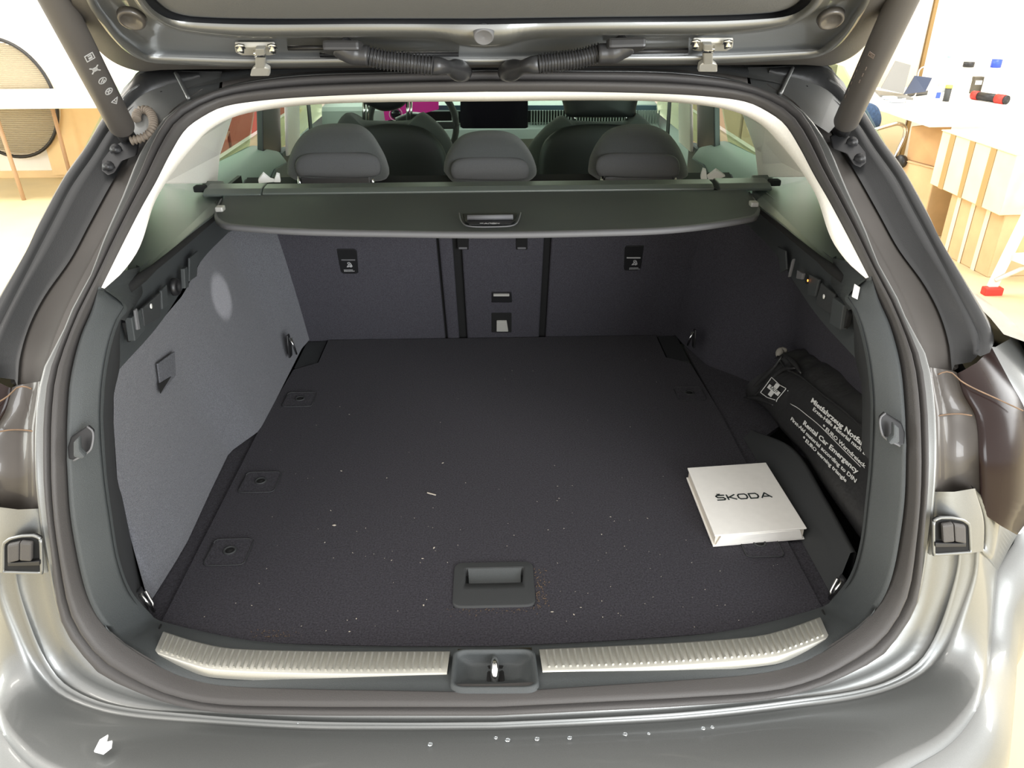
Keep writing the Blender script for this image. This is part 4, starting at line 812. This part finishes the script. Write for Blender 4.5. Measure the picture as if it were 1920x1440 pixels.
hr_o = quadring([V(hx0-.002, hy1+.002, .6425), V(hx1+.002, hy1+.002, .6425), V(hx1+.002, hy0-.002, .6425), V(hx0-.002, hy0-.002, .6425)], 8, .14)
hr_i = quadring([V(hx0+.018, hy1-.010, .6415), V(hx1-.014, hy1-.010, .6415), V(hx1-.018, hy0+.055, .6415), V(hx0+.018, hy0+.055, .6415)], 8, .06)
hdl = loft('floor_handle', [hr_o+V(0, 0, -.01), hr_o, hr_o*.93+hr_i*.07+V(0, 0, .0008), hr_o*.25+hr_i*.75+V(0, 0, -.002), hr_i, hr_i+V(0, -.003, -.016), hr_i.mean(0)+(hr_i-hr_i.mean(0))*.02+V(0, 0, -.017)], m_trimd, bf, closed=True, label='grey plastic recessed pull handle near the front of the floor')
loft('handle_scoop', [np.array([V(x, hy1-.012, .641) for x in np.linspace(hx0+.022, hx1-.018, 8)]), np.array([V(x, hy1-.022, .634) for x in np.linspace(hx0+.023, hx1-.020, 8)]), np.array([V(x, hy1-.044, .628) for x in np.linspace(hx0+.024, hx1-.021, 8)])], m_trim, hdl)
def insert(u, v, hw, hh, skew, lab):
    c = P(u, v, 'z', .641); q = [c+V(x, y, 0) for x, y in ((-hw, -hh), (hw, -hh), (hw, hh), (-hw+.012, hh), (-hw, hh-.012))]
    q = quadring([c+V(-hw, hh, 0), c+V(hw, hh, 0), c+V(hw, -hh, 0), c+V(-hw, -hh, 0)], 4, .15)
    p = prism('anchor_cover', q, (0, 0, .0018), m_carpf, bf, bev=.0006)
    tube('cover_outline', list(q+V(0, 0, .002))+[q[0]+V(0, 0, .002)], .0008, m_trimd, p, n=5)
    lathe('finger_hole', c+V(0, .004, .0018), [(.0125, 0), (.0115, .0018), (.009, .0016), (.008, .0002), (0, .0002)], m_trimd, p, n=20)
    lathe('hole_bottom', c+V(0, .004, .0021), [(.008, 0), (0, .0003)], m_hole, p, n=14)
for u, v in ((562, 750), (488, 905), (430, 1036)): insert(u, v, .036, .036, 0, '')
for u, v in ((1293, 739), (1425, 1022)): insert(u, v, .034, .034, 0, '')
# crumbs and grit
random.seed(11); pcs = []; gp = []
def bit(x, y, s, z=.6405):
    a = random.random()*6.28; c = V(x, y, z); el = random.uniform(1, 2.6)
    ex = V(math.cos(a), math.sin(a), 0)*s*el; ey = V(-math.sin(a), math.cos(a), 0)*s
    q = [c+ex, c+ey*.8, c-ex*.8, c-ey]; return prism_vf(q, (0, 0, s*.7))
for u, v, s in ((640, 883, .0022), (620, 957, .0016), (627, 985, .0032), (609, 1017, .0016), (808, 926, .0016), (725, 896, .0015), (830, 868, .002), (777, 971, .0012), (792, 1047, .0016), (814, 1027, .0024), (794, 1135, .0028), (800, 1124, .0015), (668, 1160, .0018), (655, 1184, .0018), (472, 1135, .0012), (370, 1190, .0018), (655, 777, .0015), (593, 797, .0012), (1035, 1147, .0018), (1076, 1152, .0018), (1130, 1157, .0015), (1128, 1002, .002), (1231, 716, .0012), (873, 905, .0014), (1048, 934, .0012), (1007, 940, .0012)):
    p = P(u, v, 'z', .641); pcs.append(bit(p[0], p[1], s*.62))
for i in range(120):
    x = random.uniform(-.5, .5); y = .9+abs(random.gauss(0, .35))
    if y < 1.9 and not (hx0-.01 < x < hx1+.01 and hy0-.01 < y < hy1+.01) and not (.36 < x and 1.06 < y < 1.36): pcs.append(bit(x, y, random.uniform(.0004, .0008)))
p = P(809, 926, 'z', .643); pcs.append(box_vf(p, (.020, .0022, .002), .0006, RZ(-.45)))
mk('crumbs', *join_pieces(pcs), m_crumb, None, smooth=False, label='pale crumbs and fluff scattered over the boot floor carpet', cat='crumbs', kind='stuff')
for i in range(90):
    x = hx1+.004+abs(random.gauss(0, .010)); y = hy0+random.uniform(-.01, .09); gp.append(bit(x, y, random.uniform(.0005, .0012)))
for i in range(60):
    x = random.uniform(hx0-.01, hx1+.01); y = hy0-.003-abs(random.gauss(0, .008)); gp.append(bit(x, y, random.uniform(.0004, .0010)))
for i in range(60):
    p = P(random.gauss(515, 25), random.gauss(1190, 8), 'z', .641); gp.append(bit(p[0], max(p[1], .90), random.uniform(.0004, .0009)))
mk('grit', *join_pieces(gp), m_grit, None, smooth=False, label='brown grit gathered along the edges of the floor handle', cat='grit', kind='stuff')

# ================================================================== BINDER (white, with wordmark)
zt = .668
bq = [P(1289, 877, 'z', zt), P(1436, 867, 'z', zt), P(1513, 990, 'z', zt), P(1340, 1004, 'z', zt)]
ctr = sum(bq)/4; bk = empty('document_binder', (ctr[0], ctr[1], .641), 'white card document binder with black wordmark lying on the boot floor', 'binder')
v, f = bevel_vf(*prism_vf([q+V(0, 0, -.0) for q in bq], (0, 0, -.003)), .0012); mk('cover_board', v, f, m_white, bk, smooth=False)
v, f = bevel_vf(*prism_vf([q+V(0, 0, -.0235) for q in bq], (0, 0, -.003)), .001); mk('back_board', v, f, m_white, bk, smooth=False)
cs = lambda s, z: [ctr*(1-s)+q*s+V(0, 0, z) for q in bq]
mk('page_block', *prism_vf(cs(.965, -.003), (0, 0, -.021)), mat('paper_block', (.80, .74, .64), .8), bk, smooth=False)
prism('spine_fold', [bq[3]+V(.012, -.001, -.003), bq[2]+V(-.012, -.001, -.003), bq[2]+V(-.004, -.001, -.023), bq[3]+V(.004, -.001, -.023)], (0, .003, 0), m_white, bk, bev=.001)
ey = nrm(bq[0]-bq[3]); ex = nrm(bq[2]-bq[3])
A0 = P(1346, 938, 'z', zt+.0008); A1 = P(1447, 932, 'z', zt+.0008); ex = nrm(A1-A0); Wd = np.linalg.norm(A1-A0); ey = V(-ex[1], ex[0], 0); u_ = Wd/10.6; h = 1.45
def sh(L, x0): return [[((x+x0)*u_, y*u_*h) for x, y in l] for l in L]
logo = sh([[(1.6, 1), (.25, 1), (0, .8), (.25, .52), (1.35, .48), (1.6, .22), (1.35, 0), (0, 0)], [(.45, 1.27), (.65, 1.16), (.85, 1.27)]], 0)
logo += sh([[(0, 0), (0, 1)], [(1.5, 1), (.35, .5), (1.55, 0)], [(.0, .5), (.4, .5)]], 2.15)
logo += sh([[(.3, 0), (0, .25), (0, .75), (.3, 1), (1.4, 1), (1.7, .75), (1.7, .25), (1.4, 0), (.3, 0)]], 4.25)
logo += sh([[(0, 0), (0, 1), (1.3, 1), (1.65, .7), (1.65, .3), (1.3, 0), (0, 0)]], 6.5)
logo += sh([[(0, 0), (.95, 1), (1.9, 0)], [(.55, .25), (1.55, .25)]], 8.7)
strokes('wordmark', logo, u_*.27, A0, ex, ey, (0, 0, 1), m_ink, bk, label='black capital wordmark')

# ================================================================== FIRST-AID BAG
A = P(1472, 686, 'x', .640); A2 = P(1615, 800, 'x', .665); B = P(1412, 752, 'x', .600); B2 = P(1600, 975, 'x', .620)
nf = nrm(np.cross(A2-A, B-A)); nf = nf if np.dot(nf, CAM-A) > 0 else -nf
bagc = empty('first_aid_bag', tuple(P(1560, 900, 'x', .66)-V(0, 0, .1)), 'black nylon first-aid bag with white cross and lettering in the right side compartment', 'bag')
def Bp(u, v, off=0): return PP(u, v, tuple(A+nf*off), nf)
top = [(1458, 668), (1472, 690), (1500, 705), (1545, 742), (1580, 768), (1615, 800), (1640, 822), (1680, 860)]
botm = [(1393, 742), (1412, 752), (1432, 768), (1460, 806), (1495, 845), (1540, 915), (1590, 985), (1640, 1060)]
# sweep: face strip then wrap over the top to the back
t_ = cr([Bp(*p) for p in top], 46); b_ = cr([Bp(*p) for p in botm], 46)
rows = []; back_v = V(.045, .0, .035)
for s in np.linspace(0, 1, 13):
    r = b_*(1-s)+t_*s
    for i in range(46):
        k = i/45; e = max(0, .12-k)/.12
        r[i] += nf*(.004*math.sin(math.pi*s)-.010*(abs(s-.5)*2)**4+(.004*math.sin(k*40+s*6)*e*2))+nf*.0015*math.sin(9*k+5*s)
    rows.append(r)
for s, o_ in ((.3, .010), (.7, .008), (1.0, .0), (1.15, -.02), (1.2, -.05)):
    r = t_+back_v*s+nf*(o_-.010)
    for i in range(46):
        k = i/45; r[i] += V(0, 0, .005*math.sin(k*55)*math.exp(-k*5)+.002*math.sin(k*23)); e = max(0, .10-k)/.10; r[i] += -back_v*.5*e
    rows.append(r)
rows = [b_+nf*(-.05)+V(.02, 0, 0)]+rows
loft('bag_body', rows, m_bag, bagc)
kn = [Bp(1458, 668, -.01), Bp(1466, 656, -.02), Bp(1476, 658, -.03)]
tube('pull_toggle', cr(kn, 8), [.004, .007, .009, .009, .008, .007, .006, .004], mat('beige_toggle', (.30, .28, .24), .7), bagc, n=10)
for L in ([(1400, 738), (1425, 716), (1452, 688), (1466, 668)], [(1412, 745), (1436, 722), (1466, 694), (1492, 690)], [(1470, 664), (1490, 682), (1502, 700)], [(1396, 745), (1425, 748), (1450, 760)]):
    tube('fabric_fold', cr([Bp(u, v, .002) for u, v in L], 14), [.002+.004*math.sin(math.pi*i/13) for i in range(14)], m_bag, bagc, n=8)
tube('edge_seam', cr([Bp(u, v, .001) for u, v in top], 30), .0022, m_bag, bagc, n=8)
def bag_text(s, p0, p1, hpx, bold):
    a, b = Bp(*p0, .0075), Bp(*p1, .0075); ex = nrm(b-a); ey = nrm(np.cross(nf, ex)); L = np.linalg.norm(b-a)
    ey = ey if ey[2] > 0 else -ey
    t = text('bag_lettering', s, a, ex, ey, nf, 1.0, m_print, None); me = t.data
    xs = [q.co.x for q in me.vertices]
    D.objects.remove(t)
    # scale the run so that it fills the measured length
    cu_w = WID[s]; sc = L/cu_w
    return text('bag_lettering', s, a, ex, ey*.54, nf, sc, m_print, bagc, bold=bold*sc)
WID = {}
def measure(s):
    cu = D.curves.new('m', 'FONT'); cu.body = s; cu.size = 1; t = D.objects.new('m', cu); C.objects.link(t); bpy.context.view_layer.update(); wd = t.dimensions.x; D.objects.remove(t); WID[s] = wd
Q = lambda x, y: (1360+x*.2915, 620+y*.2915)
for s, p0, p1, bold in (('Mietfahrzeug Notfallset', Q(548, 456), Q(938, 794), .022), ('Erste-Hilfe Material nach DIN', Q(560, 510), Q(940, 838), .014), ('* EURO Warndreieck', Q(622, 620), Q(895, 884), .014),
                        ('Rental Car Emergency', Q(497, 600), Q(842, 918), .022), ('First-Aid material according to DIN', Q(418, 572), Q(832, 975), .014), ('* EURO warning triangle', Q(495, 695), Q(773, 975), .014)):
    measure(s); bag_text(s, p0, p1, 8, bold)
LN = [Bp(*Q(x, y), .0065) for x, y in ((418, 470), (470, 500), (520, 540), (600, 605), (700, 705), (800, 805), (870, 875))]
tube('printed_line', cr(LN, 30), .0008, m_print, bagc, n=5)
# cross emblem
oc = Bp(*Q(318, 382), .0068); exl = nrm(Bp(*Q(390, 370), .0068)-Bp(*Q(298, 300), .0068)); eyl = nrm(np.cross(nf, exl)); eyl = eyl if eyl[2] > 0 else -eyl
sq = [Q(298, 300), Q(392, 372), Q(328, 458), Q(226, 398)]
tube('emblem_frame', cr([Bp(*Q(x, y), .0068) for x, y in ((328, 458), (332, 442), (360, 410), (392, 372), (350, 350), (298, 300), (270, 340), (226, 398), (270, 430), (322, 446))], 60, False), .0010, m_print, bagc, n=5)
e1 = (Bp(*Q(392, 372), .0068)-Bp(*Q(298, 300), .0068))/2; e2 = (Bp(*Q(298, 300), .0068)-Bp(*Q(226, 398), .0068))/2; oc = Bp(*Q(312, 382), .0068)
cx = [(-.22, -.75), (.22, -.75), (.22, -.22), (.75, -.22), (.75, .22), (.22, .22), (.22, .75), (-.22, .75), (-.22, .22), (-.75, .22), (-.75, -.22), (-.22, -.22)]
prism('white_cross', [oc+e1*x+e2*y for x, y in cx], nf*.0008, m_print, bagc)
measure('KALFF'); sc = np.linalg.norm(e1)*.95/WID['KALFF']; text('emblem_lettering', 'KALFF', oc-nrm(e1)*np.linalg.norm(e1)*.47-nrm(e2)*np.linalg.norm(e2)*.09+nf*.0010, nrm(e1), nrm(e2), nf, sc, m_ink, bagc)
lathe('registered_mark', Bp(*Q(402, 386), .0068), [(.0016, 0), (0, .0006)], m_print, bagc, n=10, axis=tuple(nf))

# ================================================================== BACKGROUND LEFT
tb = empty('work_table', (-3.6, 6.35, 0), 'white topped table with thin legs against the left of the back wall', 'table')
box('table_top', (-3.75, 6.42, .735), (1.9, .9, .03), m_table, tb, bev=.004)
for u, v in ((45, 375),): p = P(u, v, 'z', 0); tube('leg', [V(p[0], p[1], 0), V(p[0]-.02, p[1], .72)], .016, m_wood, tb, n=10)
p = P(130, 322, 'y', 6.78); tube('leg', [V(p[0], 6.78, 0), V(p[0], 6.78, .72)], .016, m_wood, tb, n=10)
tube('leg', [V(-4.62, 6.05, 0), V(-4.62, 6.05, .72)], .016, m_wood, tb, n=10); tube('leg', [V(-4.62, 6.78, 0), V(-4.62, 6.78, .72)], .016, m_wood, tb, n=10)
rc = P(8, 186, 'y', 6.91); rf_ = empty('net_reflector', (rc[0], 6.9, rc[2]-.43), 'round cream net panel with a black rim leaning behind the left table', 'reflector')
tube('rim', [V(rc[0]+.42*math.cos(t), 6.91, rc[2]+.47*math.sin(t)) for t in np.linspace(0, 2*math.pi, 60)], .014, m_black, rf_, n=10)
lathe('backing', V(rc[0], 6.93, rc[2]), [(0, 0), (.44, 0), (.44, .004), (0, .004)], mat('net_backing', (.75, .68, .52), .9), rf_, n=40, axis=(0, -1, 0))
pc = []
for i in range(-30, 31):
    z = rc[2]+i*.0152; hw = math.sqrt(max(0, 1-((z-rc[2])/.46)**2))*.41; pc.append(box_vf((rc[0], 6.918, z), (2*hw, .006, .005), 0))
mk('net_threads', *join_pieces(pc), mat('net_thread', (.30, .25, .17), .8), rf_, smooth=False, kind='stuff')
prism('plywood_board', [V(-3.85, 6.97, .03), V(-2.2, 6.97, .03), V(-2.2, 6.97, .73), V(-3.85, 6.97, .73)], (0, -.018, 0), m_ply, bev=.001, label='pale plywood board standing under the left table', cat='board')
# red cabinet seen through left window
rcab = empty('red_cabinet', (-1.85, 5.9, 0), 'dull red metal cabinet seen through the left rear door window', 'cabinet')
box('cabinet_body', (-1.85, 6.0, .48), (1.0, .6, .90), m_reds, rcab, bev=.01); box('cabinet_door', (-2.09, 5.69, .48), (.46, .02, .84), m_reds, rcab, bev=.005); box('cabinet_door', (-1.61, 5.69, .48), (.46, .02, .84), m_reds, rcab, bev=.005); box('plinth', (-1.85, 6.0, .015), (.9, .55, .03), m_black, rcab)
bcab = empty('brown_cabinet', (2.0, 6.0, 0), 'brown cabinet seen through the right rear door window', 'cabinet')
box('cabinet_body', (1.85, 6.2, .50), (1.3, .55, .96), mat('brown_cab', (.20, .14, .09), .7), bcab, bev=.01); box('cabinet_door', (1.53, 5.92, .50), (.62, .02, .88), D.materials['brown_cab'], bcab, bev=.004); box('cabinet_door', (2.17, 5.92, .50), (.62, .02, .88), D.materials['brown_cab'], bcab, bev=.004); box('plinth', (1.85, 6.2, .01), (1.0, .5, .02), m_black, bcab)

# ================================================================== BACKGROUND RIGHT
bt = empty('workbench', (3.6, 5.6, 0), 'long white workbench along the right crowded with a laptop and bottles', 'workbench')
e0, e1_, e2_ = V(2.716, 5.835, 0), V(2.74, 4.73, 0), V(2.76, 4.3, 0)
prism('bench_top', [V(2.62, 6.6, .74), V(2.70, 5.8, .74), V(2.72, 4.93, .74), V(4.6, 4.93, .74), V(4.6, 6.6, .74)], (0, 0, -.03), m_table, bt, bev=.004)
for x, y in ((2.85, 6.4), (3.9, 5.05), (4.4, 5.05), (4.4, 6.4)): box('leg', (x, y, .355), (.05, .05, .71), m_table, bt, bev=.004)
struct(box('trim_1', (3.66, 6.98, 1.5), (.03, .03, 3.0), mat('wood_edge', (.30, .19, .07), .7), bev=.003))
prism('plywood_board', [V(2.75, 6.985, .02), V(3.62, 6.985, .02), V(3.62, 6.985, 2.9), V(2.75, 6.985, 2.9)], (0, -.02, 0), mat('pale_ply', (.86, .74, .52), .8), bev=.001, label='tall pale plywood sheet on the back wall behind the laptop', cat='board')
T_ = lambda u, v: P(u, v, 'z', .74)
# silver laptop lid
lt = T_(1665, 172); q = [P(1652, 166, 'y', 6.0), P(1694, 176, 'y', 6.0), P(1708, 122, 'y', 6.12), P(1680, 114, 'y', 6.12)]
lp1 = empty('laptop', tuple(T_(1672, 176)), 'open silver laptop standing on the workbench beside the right strut', 'laptop')
mk('screen_lid', *prism_vf(q, (0, .012, 0)), m_silver, lp1, smooth=False)
kb = [T_(1640, 172), T_(1694, 180), T_(1712, 188), T_(1650, 182)]; mk('keyboard_base', *prism_vf([k_+V(0, 0, .015) for k_ in kb], (0, 0, -.014)), m_silver, lp1, smooth=False)
lp2 = empty('tablet_computer', tuple(T_(1720, 178)), 'dark tablet standing tilted on the workbench right of the silver laptop', 'tablet')
q = [P(1695, 177, 'y', 6.05), P(1735, 172, 'y', 6.05), P(1748, 146, 'y', 6.15), P(1716, 142, 'y', 6.15)]; mk('screen', *prism_vf(q, (0, .012, 0)), mat('navy_screen', (.03, .045, .09), .4), lp2, smooth=False)
mk('stand', *prism_vf([T_(1700, 182)+V(0, 0, .01), T_(1738, 178)+V(0, 0, .01), T_(1740, 172)+V(0, 0, .01), T_(1702, 175)+V(0, 0, .01)], (0, 0, -.01)), m_trim, lp2, smooth=False)
def bottle(u, v, hgt, r, capr, capm, lab, body=m_table, caph=.03):
    p = T_(u, v); b_ = empty('bottle', tuple(p), lab, 'bottle', 'bottles on the workbench')
    lathe('bottle_body', p, [(0, 0), (r, 0), (r, hgt*.7), (r*.85, hgt*.78), (capr*.9, hgt*.86), (capr*.9, hgt)], body, b_, n=20); lathe('cap', p+V(0, 0, hgt), [(0, 0), (capr, 0), (capr, caph), (0, caph)], capm, b_, n=16); return p, b_
bottle(1795, 206, .27, .042, .034, m_black, 'tall white bottle with a black cap on the workbench', mat('white_bottle', (.9, .88, .8), .4))
p, b_ = bottle(1852, 180, .20, .05, .036, m_blue, 'white bottle with a dark blue cap on the workbench', D.materials['white_bottle'], .055)
bottle(1764, 172, .25, .03, .015, m_lblue, 'slim clear bottle with a pale blue cap on the workbench', mat('clear_bottle', (.85, .92, .95), .2, trans=.7), .012)
p = T_(1826, 178); c_ = empty('carton', tuple(p), 'small black and yellow printed carton on the workbench', 'carton'); box('carton_body', p+V(0, 0, .065), (.07, .04, .13), mat('dark_carton', (.08, .07, .05), .5), c_); box('printed_panel', p+V(0, -.021, .09), (.05, .002, .03), m_print, c_, bev=0)
p = T_(1747, 194); c_ = empty('cup', tuple(p), 'white paper cup with blue print on the workbench', 'cup'); lathe('cup_body', p, [(0, 0), (.032, 0), (.045, .11), (.042, .11), (.03, .01), (0, .01)], m_table, c_, n=20); box('blue_print', p+V(.01, -.042, .06), (.03, .004, .04), m_blue, c_, bev=0)
p = T_(1773, 190); c_ = empty('small_jar', tuple(p), 'small dark glue jar with yellow lid next to the paper cup', 'jar'); lathe('jar_body', p, [(0, 0), (.022, 0), (.022, .09), (0, .09)], m_trim, c_, n=14); lathe('lid', p+V(0, 0, .09), [(0, 0), (.024, 0), (.024, .02), (0, .02)], mat('yellow', (.8, .6, .1), .5), c_, n=14)
p0, p1 = T_(1822, 186)+V(0, 0, .03), T_(1886, 196)+V(0, 0, .03); d_ = nrm(p1-p0); c_ = empty('hand_drill', tuple((p0+p1)/2-V(0, 0, .03)), 'red and black hand tool lying on the workbench', 'tool')
tube('tool_body', [p0+d_*.05, p0+d_*.20], .028, m_black, c_, n=12); tube('red_sleeve', [p0+d_*.0, p0+d_*.05], .03, m_red, c_, n=12); tube('red_grip', [p0+d_*.20, p0+d_*.27], .032, m_red, c_, n=12); tube('handle', [p0+d_*.27, p1], .03, m_black, c_, n=12); tube('tool_bit', [p0-d_*.08, p0], .006, m_zinc, c_, n=8)
p = T_(1650, 186); box('phone_adapter', p+V(.06, -.02, .012), (.09, .06, .02), mat('pale_blue', (.4, .5, .62), .5), bev=.006, label='pale blue adapter lying before the silver laptop', cat='adapter')
p = T_(1681, 192); box('phone_adapter', p+V(0, 0, .012), (.10, .05, .02), D.materials['pale_blue'], bev=.006, label='pale blue plug block nearer the bench edge among the white cables', cat='adapter')
cb = cr([T_(1690, 188)+V(0, 0, .006), T_(1715, 182)+V(0, 0, .01), T_(1724, 160)+V(0, .05, .12), T_(1745, 155)+V(0, .05, .13), T_(1742, 180)+V(0, 0, .02), T_(1712, 196)+V(0, 0, .006), T_(1696, 192)+V(0, 0, .006)], 40)
tube('cable', cb, .005, m_table, n=6, label='white cable looping over the workbench beside the tablet', cat='cable')
# chair
ch = empty('office_chair', (2.95, 5.9, 0), 'chrome tube chair with dark blue jacket just past the right pillar', 'chair')
pts = [P(1640, 243, 'y', 5.3), P(1665, 236, 'y', 5.3), P(1685, 232, 'y', 5.3), P(1697, 240, 'y', 5.3), P(1696, 255, 'y', 5.3), P(1685, 280, 'y', 5.3), P(1676, 300, 'y', 5.3)]
tube('tube_frame', cr(pts, 30), .013, m_chrome, ch, n=10)
wl = P(1689, 303, 'y', 5.2); lathe('caster', wl, [(0, -.02), (.04, -.02), (.045, 0), (.04, .02), (0, .02)], m_black, ch, n=20, axis=(1, .3, 0))
tube('stem', [V(pts[-1][0], pts[-1][1], pts[-1][2]), V(wl[0]-.03, wl[1], .05)], .012, m_zinc, ch, n=8); tube('frame_foot', [V(wl[0]-.35, wl[1], .02), V(wl[0]+.03, wl[1], .02)], .015, m_zinc, ch, n=8)
jk = [P(u, v, 'y', 5.45) for u, v in ((1610, 190), (1640, 196), (1650, 215), (1647, 235), (1632, 245), (1606, 250), (1600, 215))]
puff('jacket', jk, np.mean(jk, 0), (0, -1, 0), .06, m_denim, ch, rings=6, label='dark blue jacket')
# cardboard boxes
def carton(name, a, b, depth_v, z0, z1, m, lab, tapes=0, tm=None):
    a, b, d = V(a[0], a[1], z0), V(b[0], b[1], z0), V(*depth_v); h = V(0, 0, z1-z0)
    root = empty(name, tuple((a+b+d)/2), lab, 'box', 'cardboard boxes by the workbench'); v, f = prism_vf([a, b, b+d, a+d], h); v, f = bevel_vf(v, f, .004, 1); mk('carton_body', v, f, m, root, smooth=False)
    n = nrm(np.cross(b-a, (0, 0, 1))); n = n if np.dot(n, d) < 0 else -n
    mk('lid_flap', *prism_vf([a+h+n*.008, b+h+n*.008, b+h+d*.5, a+h+d*.5], (0, 0, .006)), m, root, smooth=False)
    for i in range(tapes):
        s = .14+i*.28; w_ = .07; q = [a+(b-a)*s, a+(b-a)*(s+w_), a+(b-a)*(s+w_)+h, a+(b-a)*s+h]; q = [p+n*.003 for p in q]
        q[0] = q[0]+(b-a)*.02*(i % 2); mk('tape_strip', *prism_vf(q, n*.002), tm, root, smooth=False)
    return root
la, lb = P(1757, 470, 'z', 0), P(1850, 520, 'z', 0)
carton('carton_box', la, lb, (.75, .05, 0), 0, .365, m_cardl, 'lower cardboard box wrapped in shiny tape under the big striped box', 3, m_tape)
ta, tb2 = P(1743, 345, 'z', .37), P(1873, 405, 'z', .37)
carton('carton_box', ta, tb2, (.8, .03, 0), .372, .698, mat('pale_carton', (.86, .76, .55), .5, noise=.1, nscale=5), 'big pale cardboard box with vertical brown tape stripes on top of another', 3, m_tapeb)
carton('carton_box', P(1692, 301, 'z', .45), P(1756, 317, 'z', .45), (.5, .1, 0), 0, .45, m_cardl, 'plain brown cardboard box beside the right pillar of the car', 0)
oa = P(1700, 298, 'y', 5.55); ob = P(1778, 312, 'y', 5.2)
rt = empty('open_carton', (3.2, 5.4, .46), 'open darker brown cardboard box under the edge of the workbench', 'box')
q = [P(1700, 298, 'z', .46), P(1759, 314, 'z', .46)]; q += [q[1]+V(.04, .03, .27), q[0]+V(.0, .03, .20)]; mk('raised_flap', *prism_vf(q, (.02, .03, 0)), m_card, rt, smooth=False)
zf = min(q[0][2], q[1][2]); mk('carton_body', *prism_vf([q[0]+V(.03, .04, 0), q[1]+V(.03, .04, 0), q[1]+V(.34, .1, 0), q[0]+V(.34, .1, 0)], (0, 0, .14)), m_card, rt, smooth=False)
# step ladder
ld = empty('step_ladder', (2.85, 3.9, 0), 'white step ladder with a red foot at the right edge of the picture', 'ladder')
f0 = P(1848, 552, 'z', .0); tdir = V(.16, .02, .80)
def rail(p, name='side_rail'): 
    e = p+tdir; mk(name, *prism_vf([p, p+V(.05, 0, 0), p+V(.05, .025, 0), p+V(0, .025, 0)], tdir), m_alu, ld, smooth=False)
rail(f0); rail(f0+V(.12, -.42, 0))
for i, s in enumerate((.28, .60, .92)):
    p = f0+tdir*s; mk('step', *prism_vf([p+V(.03, .02, 0), p+V(.15, -.40, 0), p+V(.30, -.38, 0), p+V(.20, .04, 0)], (0, 0, -.03)), m_alu, ld, smooth=False)
tube('brace', [f0+V(.03, .0, .08), f0+V(.26, -.05, .24)], .012, m_alu, ld, n=8)
box('red_foot', f0+V(.03, .0, .02), (.10, .05, .045), m_red, ld, bev=.008, label='red rubber foot'); box('red_foot', f0+V(.15, -.42, .02), (.08, .05, .045), m_red, ld, bev=.008)
tube('rear_rail', [f0+V(.48, .12, .0), f0+tdir+V(.12, .02, 0)], .015, m_alu, ld, n=8); tube('rear_rail', [f0+V(.56, -.3, .0), f0+tdir+V(.22, -.38, 0)], .015, m_alu, ld, n=8)
